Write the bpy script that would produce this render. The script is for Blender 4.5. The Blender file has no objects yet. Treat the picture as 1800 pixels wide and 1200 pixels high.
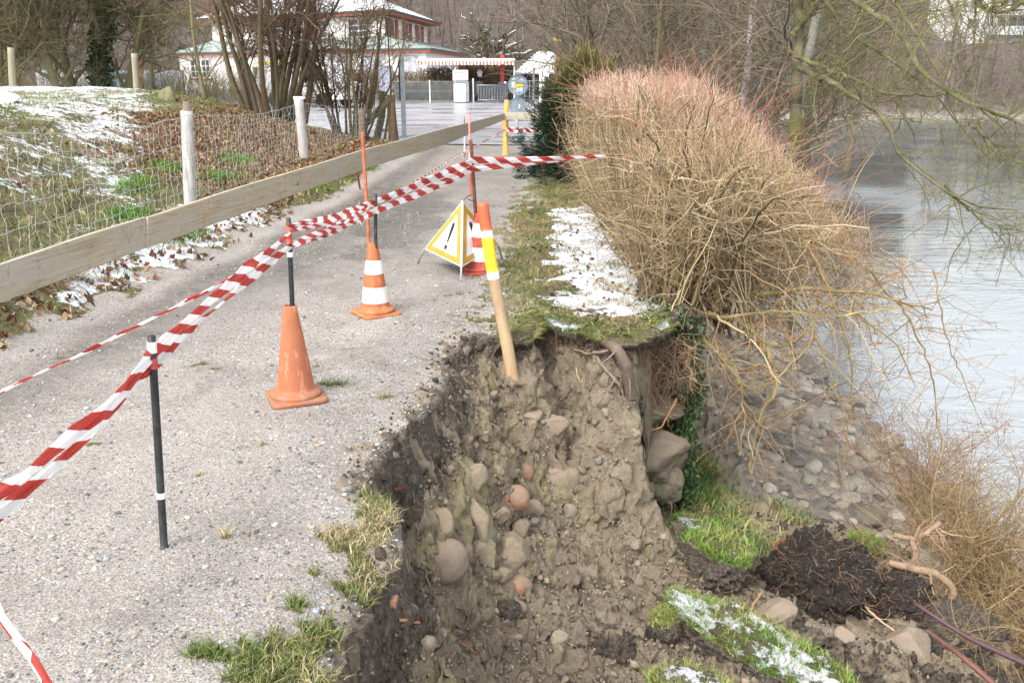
import bpy, bmesh, math, numpy as np
from mathutils import Vector, Matrix
R = math.radians
# ------------------------------------------------------------ camera, sky, sun
C = bpy.context.scene.collection
sc = bpy.context.scene
F = 1600.0; PITCH = math.atan(480 / 1600); CP, SP = math.cos(PITCH), math.sin(PITCH); CH = 1.65
cam = bpy.data.cameras.new('camera'); cam.sensor_width = 36; cam.lens = 32; cam.clip_end = 900; cam.clip_start = .05
co = bpy.data.objects.new('camera', cam); C.objects.link(co)
co.location = (0, 0, CH); co.rotation_euler = (math.pi / 2 - PITCH, 0, 0); sc.camera = co
SUN_EL, SUN_AZ = R(48), R(215)
w = bpy.data.worlds.new('World'); sc.world = w; w.use_nodes = True
nt = w.node_tree; nt.nodes.clear()
sky = nt.nodes.new('ShaderNodeTexSky'); sky.sky_type = 'NISHITA'; sky.sun_disc = False
sky.sun_elevation = SUN_EL; sky.sun_rotation = SUN_AZ; sky.dust_density = 3; sky.air_density = 1.2
hs = nt.nodes.new('ShaderNodeHueSaturation'); hs.inputs['Saturation'].default_value = .22
bg = nt.nodes.new('ShaderNodeBackground'); bg.inputs[1].default_value = .15
wo = nt.nodes.new('ShaderNodeOutputWorld')
nt.links.new(sky.outputs[0], hs.inputs['Color']); nt.links.new(hs.outputs[0], bg.inputs[0]); nt.links.new(bg.outputs[0], wo.inputs[0])
sl = bpy.data.lights.new('sun', 'SUN'); sl.energy = 0.7; sl.angle = R(20); sl.color = (1, .95, .88)
so = bpy.data.objects.new('sun', sl); C.objects.link(so)
sd = Vector((math.sin(SUN_AZ) * math.cos(SUN_EL), math.cos(SUN_AZ) * math.cos(SUN_EL), math.sin(SUN_EL)))
so.rotation_euler = sd.to_track_quat('Z', 'Y').to_euler(); so.location = (0, 0, 30)
sc.view_settings.view_transform = 'Standard'; sc.view_settings.look = 'None'
sc.view_settings.exposure = 1.5; sc.view_settings.gamma = 1
sc.cycles.max_bounces = 6; sc.cycles.diffuse_bounces = 3; sc.cycles.glossy_bounces = 3
sc.cycles.transparent_max_bounces = 6

# ------------------------------------------------------------ pixel helpers
def ray(px, py):
    dx = (px - 900) / F; u = (600 - py) / F
    return np.array([dx, CP + u * SP, -SP + u * CP])
def G(px, py, z=0.0):
    d = ray(px, py); t = (z - CH) / d[2]; return np.array([0, 0, CH]) + d * t
def W(px, py, Y):
    d = ray(px, py); t = Y / d[1]; return np.array([0, 0, CH]) + d * t

# ------------------------------------------------------------ noise
def _h(ix, iy, iz, s):
    n = (ix.astype(np.int64) * 374761393 + iy.astype(np.int64) * 668265263 + iz.astype(np.int64) * 2147483647 + s * 1442695041) & 0xffffffff
    n = ((n ^ (n >> 13)) * 1274126177) & 0xffffffff
    n = ((n ^ (n >> 16)) * 2246822519) & 0xffffffff
    return ((n ^ (n >> 15)) & 0xffffff) / 16777216.0
def vn(x, y, z=None, s=0):
    x = np.asarray(x, float); y = np.asarray(y, float)
    z = np.zeros_like(x) if z is None else np.asarray(z, float)
    ix, iy, iz = np.floor(x), np.floor(y), np.floor(z)
    fx, fy, fz = x - ix, y - iy, z - iz
    fx, fy, fz = [f * f * (3 - 2 * f) for f in (fx, fy, fz)]
    r = 0
    for a in (0, 1):
        for b in (0, 1):
            wxy = (fx if a else 1 - fx) * (fy if b else 1 - fy)
            if np.all(fz == 0): r = r + wxy * _h(ix + a, iy + b, iz, s)
            else:
                r = r + wxy * (1 - fz) * _h(ix + a, iy + b, iz, s) + wxy * fz * _h(ix + a, iy + b, iz + 1, s)
    return r
def fbm(x, y, z=None, f=1.0, o=4, s=0, g=.5):
    r = 0; a = 1; t = 0
    for k in range(o):
        r = r + a * (vn(x * f, y * f, None if z is None else z * f, s + k * 17) - .5); t += a; a *= g; f *= 2.03
    return r / t * 2
def S(t): t = np.clip(t, 0, 1); return t * t * (3 - 2 * t)
rng = np.random.default_rng(7)

# ------------------------------------------------------------ terrain
RIM = [(-.3, -3), (-.5, .5)] + [tuple(G(*p)[:2]) for p in [(585,1200),(600,1150),(622,1085),(645,1040),(690,985),(702,930),(690,880),(655,835),(650,795),(690,765),(735,725),(770,690),(790,655),(800,610),(835,588),(905,592),(918,560),(945,548),(1000,566),(1040,572),(1090,590),(1140,572),(1170,548),(1200,538)]] + \
      [(1.27, 6.5), (1.25, 9), (1.2, 13), (1.5, 20), (3, 30), (6, 45), (10, 60), (14, 77)]
RIM = np.array(RIM)
POLY = np.vstack([RIM, [(14, 400), (600, 400), (600, -3)]])
def rimdist(x, y):
    d = np.full(x.shape, 1e9)
    for a, b in zip(RIM[:-1], RIM[1:]):
        ab = b - a; L = ab @ ab
        t = np.clip(((x - a[0]) * ab[0] + (y - a[1]) * ab[1]) / L, 0, 1)
        d = np.minimum(d, np.hypot(x - a[0] - t * ab[0], y - a[1] - t * ab[1]))
    ins = np.zeros(x.shape, bool); n = len(POLY); j = n - 1
    for i in range(n):
        xi, yi = POLY[i]; xj, yj = POLY[j]
        if yi != yj:
            c = ((yi > y) != (yj > y)) & (x < (xj - xi) * (y - yi) / (yj - yi) + xi)
            ins ^= c
        j = i
    return np.where(ins, d, -d)
XLy = np.array([-5, 0, 4.9, 6.6, 12, 19.4, 21, 60]); XLx = np.array([-3.6, -3.3, -2.95, -2.8, -2.3, -1.95, -2.6, -20])
XRy = np.array([-5, 2, 5.0, 5.7, 6.4, 9.8, 16.5, 21, 30, 60]); XRx = np.array([2, 2, 1.2, -.12, -.36, -.22, .36, 1.4, 4, 9])
TUFT = [(*G(*q[:2])[:2], q[2], q[3]) for q in ((655, 905, .14, .28), (640, 985, .12, .18), (585, 1095, .10, .12), (560, 1010, .10, .05), (530, 1060, .10, .05), (600, 1185, .22, .14), (470, 1175, .16, .08), (700, 1195, .1, .05), (840, 560, .22, .2), (705, 730, .05, .04), (620, 950, .1, .12))]
def xl(y): return np.interp(y, XLy, XLx)
def xr(y): return np.interp(y, XRy, XRx)
def terrain(x, y, full=False):
    x = np.asarray(x, float); y = np.asarray(y, float)
    wob = fbm(x, y, f=5, o=3, s=3) * .05 + fbm(x, y, f=18, o=2, s=5) * .018
    d = rimdist(x, y) + np.where(y < 6.6, wob, wob * .4)
    dl = xl(y) - x + fbm(x, y, f=1.2, o=3, s=11) * .15
    # high ground
    zh = .16 * S(dl / .8)
    dl2 = dl - np.clip(y - 19, 0, 9) * .25
    hump = 1.02 * S((dl2 - .5) / 4.8) * S((36 - y) / 9) * (1 - .12 * S((y - 4) / -8))
    zh = zh * S((30 - y) / 6) + hump
    zh = zh + (fbm(x, y, f=.9, o=4, s=21) * .07 * S(dl / 1.5)) * S((60 - y) / 30)
    gr = S((x - xr(y)) / .25) * (y < 24)
    zh = zh + gr * (.02 + fbm(x, y, f=7, o=3, s=31) * .025)
    rut = fbm(x * 1.3, y * .5, f=1.0, o=3, s=41)
    onp = S(-dl / .3) * (1 - gr)
    zh = zh + onp * (rut * .018 + fbm(x, y, f=9, o=2, s=43) * .004)
    zh = zh - np.exp(np.minimum(d, 0) / .11) * S((5.7 - y) / .3) * (.075 + .06 * fbm(x, y, f=4, o=3, s=47)) * (d <= 0)
    zh = zh - .03 * S((y - 20.6) / .6) * S(-(dl2 - .3) / .5)
    # low ground
    shelf = -1.22 - .16 * np.clip(x - .2, 0, 2.4) - .75 * np.clip(x - 2.7, 0, 3)
    bank = -1.42 - .385 * np.clip(d, 0, 2.2) - (.33) * np.clip(d - 2.2, 0, 2.5)
    wb = S((y - 5.3 - .25 * np.clip(x - 1.2, 0, 2)) / 1.4)
    lo = np.maximum(shelf * (1 - wb) + bank * wb, -3.5)
    wall = np.maximum(S((y - 6.15) / .25) * S((x - 1.05) / .1), S((x - .74) / .3) * S((y - 5.0 - (1.2 - x) * .8) / .5) * .5)
    de = np.clip(d, 0, 9) * (1 + 25 * wall)
    lw = S((5.0 - y) / .8)
    P1 = np.interp(de, [0, .04, .14, .3, .45, .62, .9], [0, .05, .20, .48, .78, .92, 1])
    P2 = np.interp(de, [0, .03, .12, .28, .44, .6, .85], [0, .14, .36, .68, .86, .95, 1])
    P = P1 * (1 - lw) + P2 * lw
    zl = lo * P
    ridge = np.exp(-(((x - .05) / .35) ** 2 + ((y - 5.25) / .45) ** 2)) * .16
    zl = zl + (ridge - .10 * np.exp(-(((x - .6) / .4) ** 2 + ((y - 6.0) / .25) ** 2))) * S(d / .2)
    rough = S(d / .12) * (1 - .6 * S((d - 2.6) / 1.5)) * (1 - .75 * wb * S((d - .6) / .5))
    zl = zl + rough * (fbm(x, y, f=3.2, o=2, s=51) * .09 + fbm(x, y, f=13, o=3, s=53, g=.6) * .085)
    zl = zl - .075 * S((5.7 - y) / .3) * (1 - P)
    z = np.where(d > 0, zl, zh)
    # far wooded hill
    k = S((x - 8) / 18)
    yh = 96 * (1 - k) + 78 * k; z0 = -3.4 * k
    sl_ = .36 * (1 - k) + .27 * k
    hill = z0 + np.clip(y - yh, 0, 400) * sl_ + fbm(x, y, f=.07, o=3, s=61) * 2 * S((y - yh) / 20)
    z = np.where(y > yh - 1, np.maximum(z, hill), z)
    if full: return z, d, dl, gr, wb, onp, wall
    return z
def hz(x, y): return float(terrain(np.array([x]), np.array([y]))[0])
def hit(px, py, lift=0.0):
    d = ray(px, py); t = np.concatenate([np.arange(1.5, 12, .01), np.arange(12, 220, .1)])
    P = d[None] * t[:, None]; P[:, 2] += CH
    b = np.nonzero(terrain(P[:, 0], P[:, 1]) > P[:, 2])[0]
    p = P[b[0]] if len(b) else P[-1]
    p = p.copy(); p[2] += lift; return p

def masks(x, y, z, d, dl, gr, wb, onp, wall):
    lowm = S((d + .022) / .02)
    n1 = fbm(x, y, f=1.6, o=4, s=71); n2 = fbm(x, y, f=6, o=4, s=73); n3 = fbm(x, y, f=22, o=2, s=75)
    rat = x / np.maximum(y, 1)
    left = S((dl + n2 * .25 - .05) / .3)
    right = S((x - xr(y) + n2 * .4 + n3 * .2) / .22) * (y < 24) * (.55 + .45 * S((x - xr(y) - .25 + n1 * .6) / .3))
    # grass tufts along the near rim of the hole
    near = 0
    for a_, b_, rx_, ry_ in TUFT: near = np.maximum(near, np.exp(-(((x - a_) / rx_) ** 2 + ((y - b_) / max(ry_, rx_ * .8)) ** 2)))
    near = S((near + n2 * .9 + n3 * .5 - .55) / .3) * (y < 6.2)
    grass = np.clip(left + right + near * .9, 0, 1) * (1 - lowm)
    under = np.exp(-(((x + 4.1) / 1.7) ** 2 + ((y - 16.5) / 5) ** 2))
    leaf = left * np.clip(under * 1.7 - .06 + n1 * .5, 0, 1) * (y < 30) + S((y - 75) / 10)
    snow = np.full(x.shape, -.1)
    ups = S((-rat - .35 - n1 * .05) / .06) * S((y - 10.6 - n1 * 2 + (rat + .35) * 6) / 1.6) * (dl > 2.5)
    snow = np.maximum(snow, ups * .58)
    snow = np.maximum(snow, .46 * S((y - 7) / 3) * S((-rat - .34) / .08) * (dl > 1))
    p1 = np.exp(-(((x + 3.3) / .75) ** 2 + ((y - 9.2) / 2.6) ** 2)); p2 = np.exp(-(((x + 2.9) / .55) ** 2 + ((y - 8.0) / 2.2) ** 2))
    snow = np.maximum(snow, left * np.clip((p1 + p2) * .62 + n2 * .25, 0, .72))
    snow = np.maximum(snow, left * .30 * (y < 9))
    sp = S((x - .12 - n2 * .30 - n1 * .16 - .05 * np.abs(y - 8)) / .3) * S((1.12 - x + n2 * .18 + n3 * .05) / .14) * S((y - 5.8) / .3) * S((12 - y + n1) / .8)
    sp2 = S((x - .45) / .2) * S((15.5 - y) / 1.5) * S((y - 13) / .8)
    snow = np.maximum(snow, right * (1 - lowm) * (sp * .71 + sp2 * .5))
    snow = np.maximum(snow, right * .22 * (1 - lowm) + .2 * near * (1 - lowm))
    puddle = onp * S((fbm(x * 1.4, y * .55, f=.9, o=3, s=91) - .02) / .22) * S((y - 6) / 2.5) * S((14.5 - y) / 2) * S((-.75 - x) / .4)
    puddle = np.maximum(puddle, onp * S((1.05 - ((x + 1.35) / .75) ** 2 - ((y - 11.2) / 2.6) ** 2 + n1 * 1.2) / .5))
    puddle = np.maximum(puddle, onp * .55 * S((y - 5) / 3) * S((x + 2.9) / .3) * S((-1.4 - x) / .4))
    mud = onp * np.clip(S((xl(y) + .9 - x) / .7) * .75 + .35 * S((y - 5.5) / 3) + S((n1 + n2 - .4) / .3) * .3, 0, 1)
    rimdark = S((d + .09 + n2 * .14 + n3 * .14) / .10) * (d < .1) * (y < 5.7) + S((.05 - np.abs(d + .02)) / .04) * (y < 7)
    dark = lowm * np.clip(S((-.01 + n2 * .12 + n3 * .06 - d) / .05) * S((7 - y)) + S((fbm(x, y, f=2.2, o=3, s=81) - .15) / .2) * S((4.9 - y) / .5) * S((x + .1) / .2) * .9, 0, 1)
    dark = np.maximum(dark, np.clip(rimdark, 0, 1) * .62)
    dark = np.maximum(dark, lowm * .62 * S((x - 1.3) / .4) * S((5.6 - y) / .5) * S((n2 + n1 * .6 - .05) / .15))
    yel = lowm * S((n1 * .6 + n2 * .7 + .12) / .25) * S((.75 - d) / .3) * S((d - .08) / .08) * S((.75 - x) / .3) * (y < 6)
    cob = lowm * wb * S((d - .35) / .4)
    bgrass = lowm * wb * S((.62 - d + n2 * .5) / .25) * S((8.5 - y) / 2) * S((n1 + .35) / .3)
    grass = np.maximum(grass, bgrass)
    grass = grass * (1 - S((y - 24) / 8) * (dl < 3))
    hl = S((z + 2.2) / .8) * (y > 76); grass = np.maximum(grass, hl); leaf = np.maximum(leaf, hl); lowm = lowm * (1 - hl); cob = cob * (1 - hl); dark = dark * (1 - hl); yel = yel * (1 - hl); snow = snow * (y < 74)
    return dict(grass=grass, leaf=np.clip(leaf, 0, 1), snow=snow, wet=puddle, soil=np.maximum(lowm, S((d + .16 + n2 * .16 + n3 * .12) / .1) * (y < 5.7) * .85 * (1 - grass)), dark=np.clip(dark, 0, 1), yel=yel, cob=cob, mud=mud)

# ------------------------------------------------------------ object helpers
def tag(o, label=None, cat=None, group=None, kind=None):
    if label: o['label'] = label
    if cat: o['category'] = cat
    if group: o['group'] = group
    if kind: o['kind'] = kind
    return o
def empty(name, loc, label, cat, group=None, rz=0):
    o = bpy.data.objects.new(name, None); C.objects.link(o); o.location = tuple(map(float, loc)); o.rotation_euler = (0, 0, rz)
    return tag(o, label, cat, group)
def link(name, me, mats, parent=None, world=True):
    o = bpy.data.objects.new(name, me); C.objects.link(o)
    for m in (mats if isinstance(mats, (list, tuple)) else [mats]): me.materials.append(m)
    if parent is not None:
        o.parent = parent
        if world:
            o.matrix_parent_inverse = (Matrix.Translation(parent.location) @ parent.rotation_euler.to_matrix().to_4x4()).inverted()
    return o
def npmesh(name, V, Fq, cols=None, smooth=True, extra=None, uv=None):
    V = np.asarray(V, np.float32).reshape(-1, 3); Fq = np.asarray(Fq, np.int32); n, k = Fq.shape
    me = bpy.data.meshes.new(name)
    me.vertices.add(len(V)); me.vertices.foreach_set('co', V.ravel())
    me.loops.add(n * k); me.loops.foreach_set('vertex_index', Fq.ravel())
    me.polygons.add(n); me.polygons.foreach_set('loop_start', np.arange(0, n * k, k, dtype=np.int32))
    me.polygons.foreach_set('use_smooth', np.full(n, smooth))
    for nm, c in ([('col', cols)] if cols is not None else []) + list((extra or {}).items()):
        c = np.asarray(c, np.float32)
        if c.shape[1] == 3: c = np.hstack([c, np.ones((len(c), 1), np.float32)])
        a = me.color_attributes.new(nm, 'FLOAT_COLOR', 'POINT'); a.data.foreach_set('color', c.ravel())
    if uv is not None:
        l = me.uv_layers.new(name='UVMap'); l.data.foreach_set('uv', np.asarray(uv, np.float32)[Fq.ravel()].ravel())
    me.update(calc_edges=True); me.validate(); return me
def unit(v): return v / np.maximum(np.linalg.norm(v, axis=-1, keepdims=True), 1e-9)

class Tubes:
    def __init__(s): s.V = []; s.F = []; s.C = []; s.n = 0
    def add(s, P, Rr, col, sides=3, jit=.0, rg=rng, cap=False):
        P = np.asarray(P, float); N, K, _ = P.shape
        Rr = np.broadcast_to(np.asarray(Rr, float), (N, K))
        T = np.gradient(P, axis=1); T = unit(T)
        main = unit(P[:, -1] - P[:, 0]); ref = np.where(np.abs(main[:, 2:3]) < .8, [[0, 0, 1.]], [[1., 0, 0]])[:, None]
        U = unit(np.cross(T, np.broadcast_to(ref, T.shape))); Vv = np.cross(T, U)
        a = np.arange(sides) * 2 * np.pi / sides
        ring = P[:, :, None] + Rr[:, :, None, None] * (np.cos(a)[None, None, :, None] * U[:, :, None] + np.sin(a)[None, None, :, None] * Vv[:, :, None])
        idx = s.n + np.arange(N * K * sides).reshape(N, K, sides)
        A = idx[:, :-1]; B = idx[:, 1:]
        f = np.stack([A, np.roll(A, -1, 2), np.roll(B, -1, 2), B], -1).reshape(-1, 4)
        s.V.append(ring.reshape(-1, 3)); s.F.append(f)
        col = np.asarray(col, float)
        if col.ndim == 1: col = np.broadcast_to(col, (N, 3))
        if col.ndim == 2: col = np.broadcast_to(col[:, None], (N, K, 3))
        s.C.append(np.repeat(col[:, :, None], sides, 2).reshape(-1, 3)); s.n += N * K * sides
        if cap and sides == 8 or cap and sides == 6 or cap:
            for e in (0, K - 1):
                c = s.n; s.V.append(P[:, e]); s.n += N; s.C.append(col[:, e])
                r = idx[:, e]; cc = (c + np.arange(N))[:, None]
                r2 = np.roll(r, -1, 1); cc = np.broadcast_to(cc, r.shape)
                s.F.append(np.stack([r, r2, cc, cc], -1).reshape(-1, 4) if False else np.stack([r[:, ::2], r2[:, ::2], r2[:, 1::2] if sides % 2 == 0 else r[:, ::2], cc[:, ::2]], -1).reshape(-1, 4) if sides % 2 == 0 else np.zeros((0, 4), int))
    def mesh(s, name, smooth=True): return npmesh(name, np.vstack(s.V), np.vstack(s.F), np.vstack(s.C), smooth)
def tube1(name, pts, rad, col, mat, parent=None, sides=8, cap=True):
    t = Tubes(); pts = np.asarray(pts, float)[None]; rad = np.broadcast_to(np.asarray(rad, float), pts.shape[1:2])[None]
    t.add(pts, rad, col, sides, cap=cap); return link(name, t.mesh(name), mat, parent)
def smoothline(pts, k):
    pts = np.asarray(pts, float); n = len(pts); d = np.r_[0, np.cumsum(np.linalg.norm(np.diff(pts, axis=0), axis=1))]
    q = np.linspace(0, d[-1], k)
    p = np.stack([np.interp(q, d, pts[:, i]) for i in range(pts.shape[1])], 1)
    for _ in range(max(1, k // n // 2)):
        p[1:-1] = (p[:-2] + 2 * p[1:-1] + p[2:]) / 4
    return p
def grow(P, Rr, m, L, spread=.6, bias=(0, 0, .2), K=5, tmin=.2, wob=.18, rf=.55, rmax=1, rtip=.3, curve=(0, 0, 0), rg=rng):
    N, Kp, _ = P.shape; i = rg.integers(N, size=m); t = rg.uniform(tmin, .98, m) * (Kp - 1)
    a = t.astype(int); f = (t - a)[:, None]; p0 = P[i, a] * (1 - f) + P[i, a + 1] * f
    r0 = np.minimum((Rr[i, a] * (1 - f[:, 0]) + Rr[i, a + 1] * f[:, 0]) * rf, rmax)
    tan = unit(P[i, a + 1] - P[i, a]); rnd = unit(rg.normal(size=(m, 3)))
    rnd = unit(rnd - (rnd * tan).sum(-1, keepdims=True) * tan)
    d = unit(tan * (1 - spread) + rnd * spread + np.asarray(bias))
    L = rg.uniform(L[0], L[1], m)[:, None]
    out = [p0]; 
    for k in range(1, K):
        d = unit(d + rg.normal(size=(m, 3)) * wob + np.asarray(curve)); out.append(out[-1] + d * L / (K - 1))
    rr = r0[:, None] * np.linspace(1, rtip, K)[None]
    return np.stack(out, 1), rr
def jcol(base, n, v=.12, h=.05, rg=rng):
    b = np.asarray(base, float)[None] * (1 + rg.normal(size=(n, 1)) * v); return np.clip(b * (1 + rg.normal(size=(n, 3)) * h), .005, .95)

# ------------------------------------------------------------ materials
class N:
    def __init__(s, name):
        s.m = bpy.data.materials.new(name); s.m.use_nodes = True; s.t = s.m.node_tree; s.t.nodes.clear()
        s.o = s.n('ShaderNodeOutputMaterial'); s.b = s.n('ShaderNodeBsdfPrincipled'); s.l(s.b.outputs[0], s.o.inputs[0])
        s._pos = None
    def n(s, k, **kw):
        x = s.t.nodes.new(k)
        for a, b in kw.items(): setattr(x, a, b)
        return x
    def l(s, a, b): s.t.links.new(a, b)
    def put(s, i, v):
        if isinstance(v, (int, float)): i.default_value = v
        elif isinstance(v, tuple): i.default_value = (v + (1,)) if len(v) == 3 and len(i.default_value) == 4 else v
        else: s.l(v, i)
    @property
    def pos(s):
        if s._pos is None: s._pos = s.n('ShaderNodeNewGeometry').outputs['Position']
        return s._pos
    def obj(s): return s.n('ShaderNodeTexCoord').outputs['Object']
    def noise(s, scale, detail=4, rough=.55, vec=None, out='Fac', dist=0):
        x = s.n('ShaderNodeTexNoise'); s.l(vec or s.pos, x.inputs['Vector'])
        x.inputs['Scale'].default_value = scale; x.inputs['Detail'].default_value = detail; x.inputs['Roughness'].default_value = rough; x.inputs['Distortion'].default_value = dist
        return x.outputs[out]
    def vor(s, scale, vec=None, feature='F1', out='Color', rand=1):
        x = s.n('ShaderNodeTexVoronoi', feature=feature); s.l(vec or s.pos, x.inputs['Vector']); x.inputs['Scale'].default_value = scale; x.inputs['Randomness'].default_value = rand
        return x.outputs[out]
    def map(s, v, a, b, c=0, d=1, kind='SMOOTHSTEP'):
        x = s.n('ShaderNodeMapRange', interpolation_type=kind); s.put(x.inputs[0], v)
        for i, q in enumerate((a, b, c, d)): x.inputs[i + 1].default_value = q
        return x.outputs[0]
    def math(s, op, a, b=0.0, c=None):
        x = s.n('ShaderNodeMath', operation=op); s.put(x.inputs[0], a); s.put(x.inputs[1], b)
        if c is not None: s.put(x.inputs[2], c)
        return x.outputs[0]
    def mix(s, f, a, b, mode='MIX'):
        x = s.n('ShaderNodeMix', data_type='RGBA', blend_type=mode); s.put(x.inputs[0], f); s.put(x.inputs[6], a); s.put(x.inputs[7], b); return x.outputs[2]
    def ramp(s, f, stops):
        x = s.n('ShaderNodeValToRGB'); s.put(x.inputs[0], f); e = x.color_ramp.elements
        while len(e) < len(stops): e.new(.5)
        for k, (p, c) in enumerate(stops): e[k].position = p; e[k].color = tuple(c) + (1,)
        return x.outputs[0]
    def bump(s, h, strength=.5, dist=.01, normal=None):
        x = s.n('ShaderNodeBump'); x.inputs['Strength'].default_value = strength; x.inputs['Distance'].default_value = dist; s.l(h, x.inputs['Height'])
        if normal is not None: s.l(normal, x.inputs['Normal'])
        return x.outputs[0]
    def attr(s, name):
        x = s.n('ShaderNodeAttribute'); x.attribute_name = name; return x
    def sep(s, c):
        x = s.n('ShaderNodeSeparateColor'); s.l(c, x.inputs[0]); return x.outputs
    def scaled(s, v, sc_):
        x = s.n('ShaderNodeVectorMath', operation='MULTIPLY'); s.l(v, x.inputs[0]); x.inputs[1].default_value = sc_; return x.outputs[0]
    def fin(s, col=None, rough=None, normal=None, **kw):
        if col is not None: s.put(s.b.inputs['Base Color'], col)
        if rough is not None: s.put(s.b.inputs['Roughness'], rough)
        if normal is not None: s.l(normal, s.b.inputs['Normal'])
        for k, v in kw.items(): s.put(s.b.inputs[k.replace('_', ' ')], v)
        return s.m
def plain(name, col, rough=.6, var=.15, scale=8, bump=.15, metallic=0.0, dirt=None):
    m = N(name); o = m.obj(); n = m.noise(scale, 5, .6, vec=o)
    c = m.mix(m.map(n, .3, .7), tuple(np.clip(np.array(col) * (1 - var), 0, 1)), tuple(np.clip(np.array(col) * (1 + var), 0, 1)))
    if dirt: c = m.mix(m.map(m.noise(scale * .6, 6, .65, vec=o, dist=.5), .52, .68), c, dirt)
    return m.fin(c, m.map(n, 0, 1, rough - .08, rough + .1), m.bump(m.noise(scale * 6, 3, .6, vec=o), bump, .004), Metallic=metallic)
def mat_vcol(name, rough=.85, moss=0.0, nscale=30, nvar=.35, bumpd=.004, spec=.3, sss=False):
    m = N(name); a = m.attr('col').outputs['Color']
    n = m.noise(nscale, 4, .6)
    c = m.mix(nvar, a, m.ramp(n, [(.3, (.25, .25, .25)), (.7, (1, 1, 1))]), 'MULTIPLY')
    if moss:
        nz = m.n('ShaderNodeSeparateXYZ'); m.l(m.n('ShaderNodeNewGeometry').outputs['Normal'], nz.inputs[0])
        f = m.math('MULTIPLY', m.map(nz.outputs[2], -.2, .8), m.map(m.noise(3.5, 4, .6), .45, .62, 0, moss))
        c = m.mix(f, c, (.085, .095, .022))
    return m.fin(c, rough, m.bump(n, .4, bumpd), Specular_IOR_Level=spec)

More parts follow.
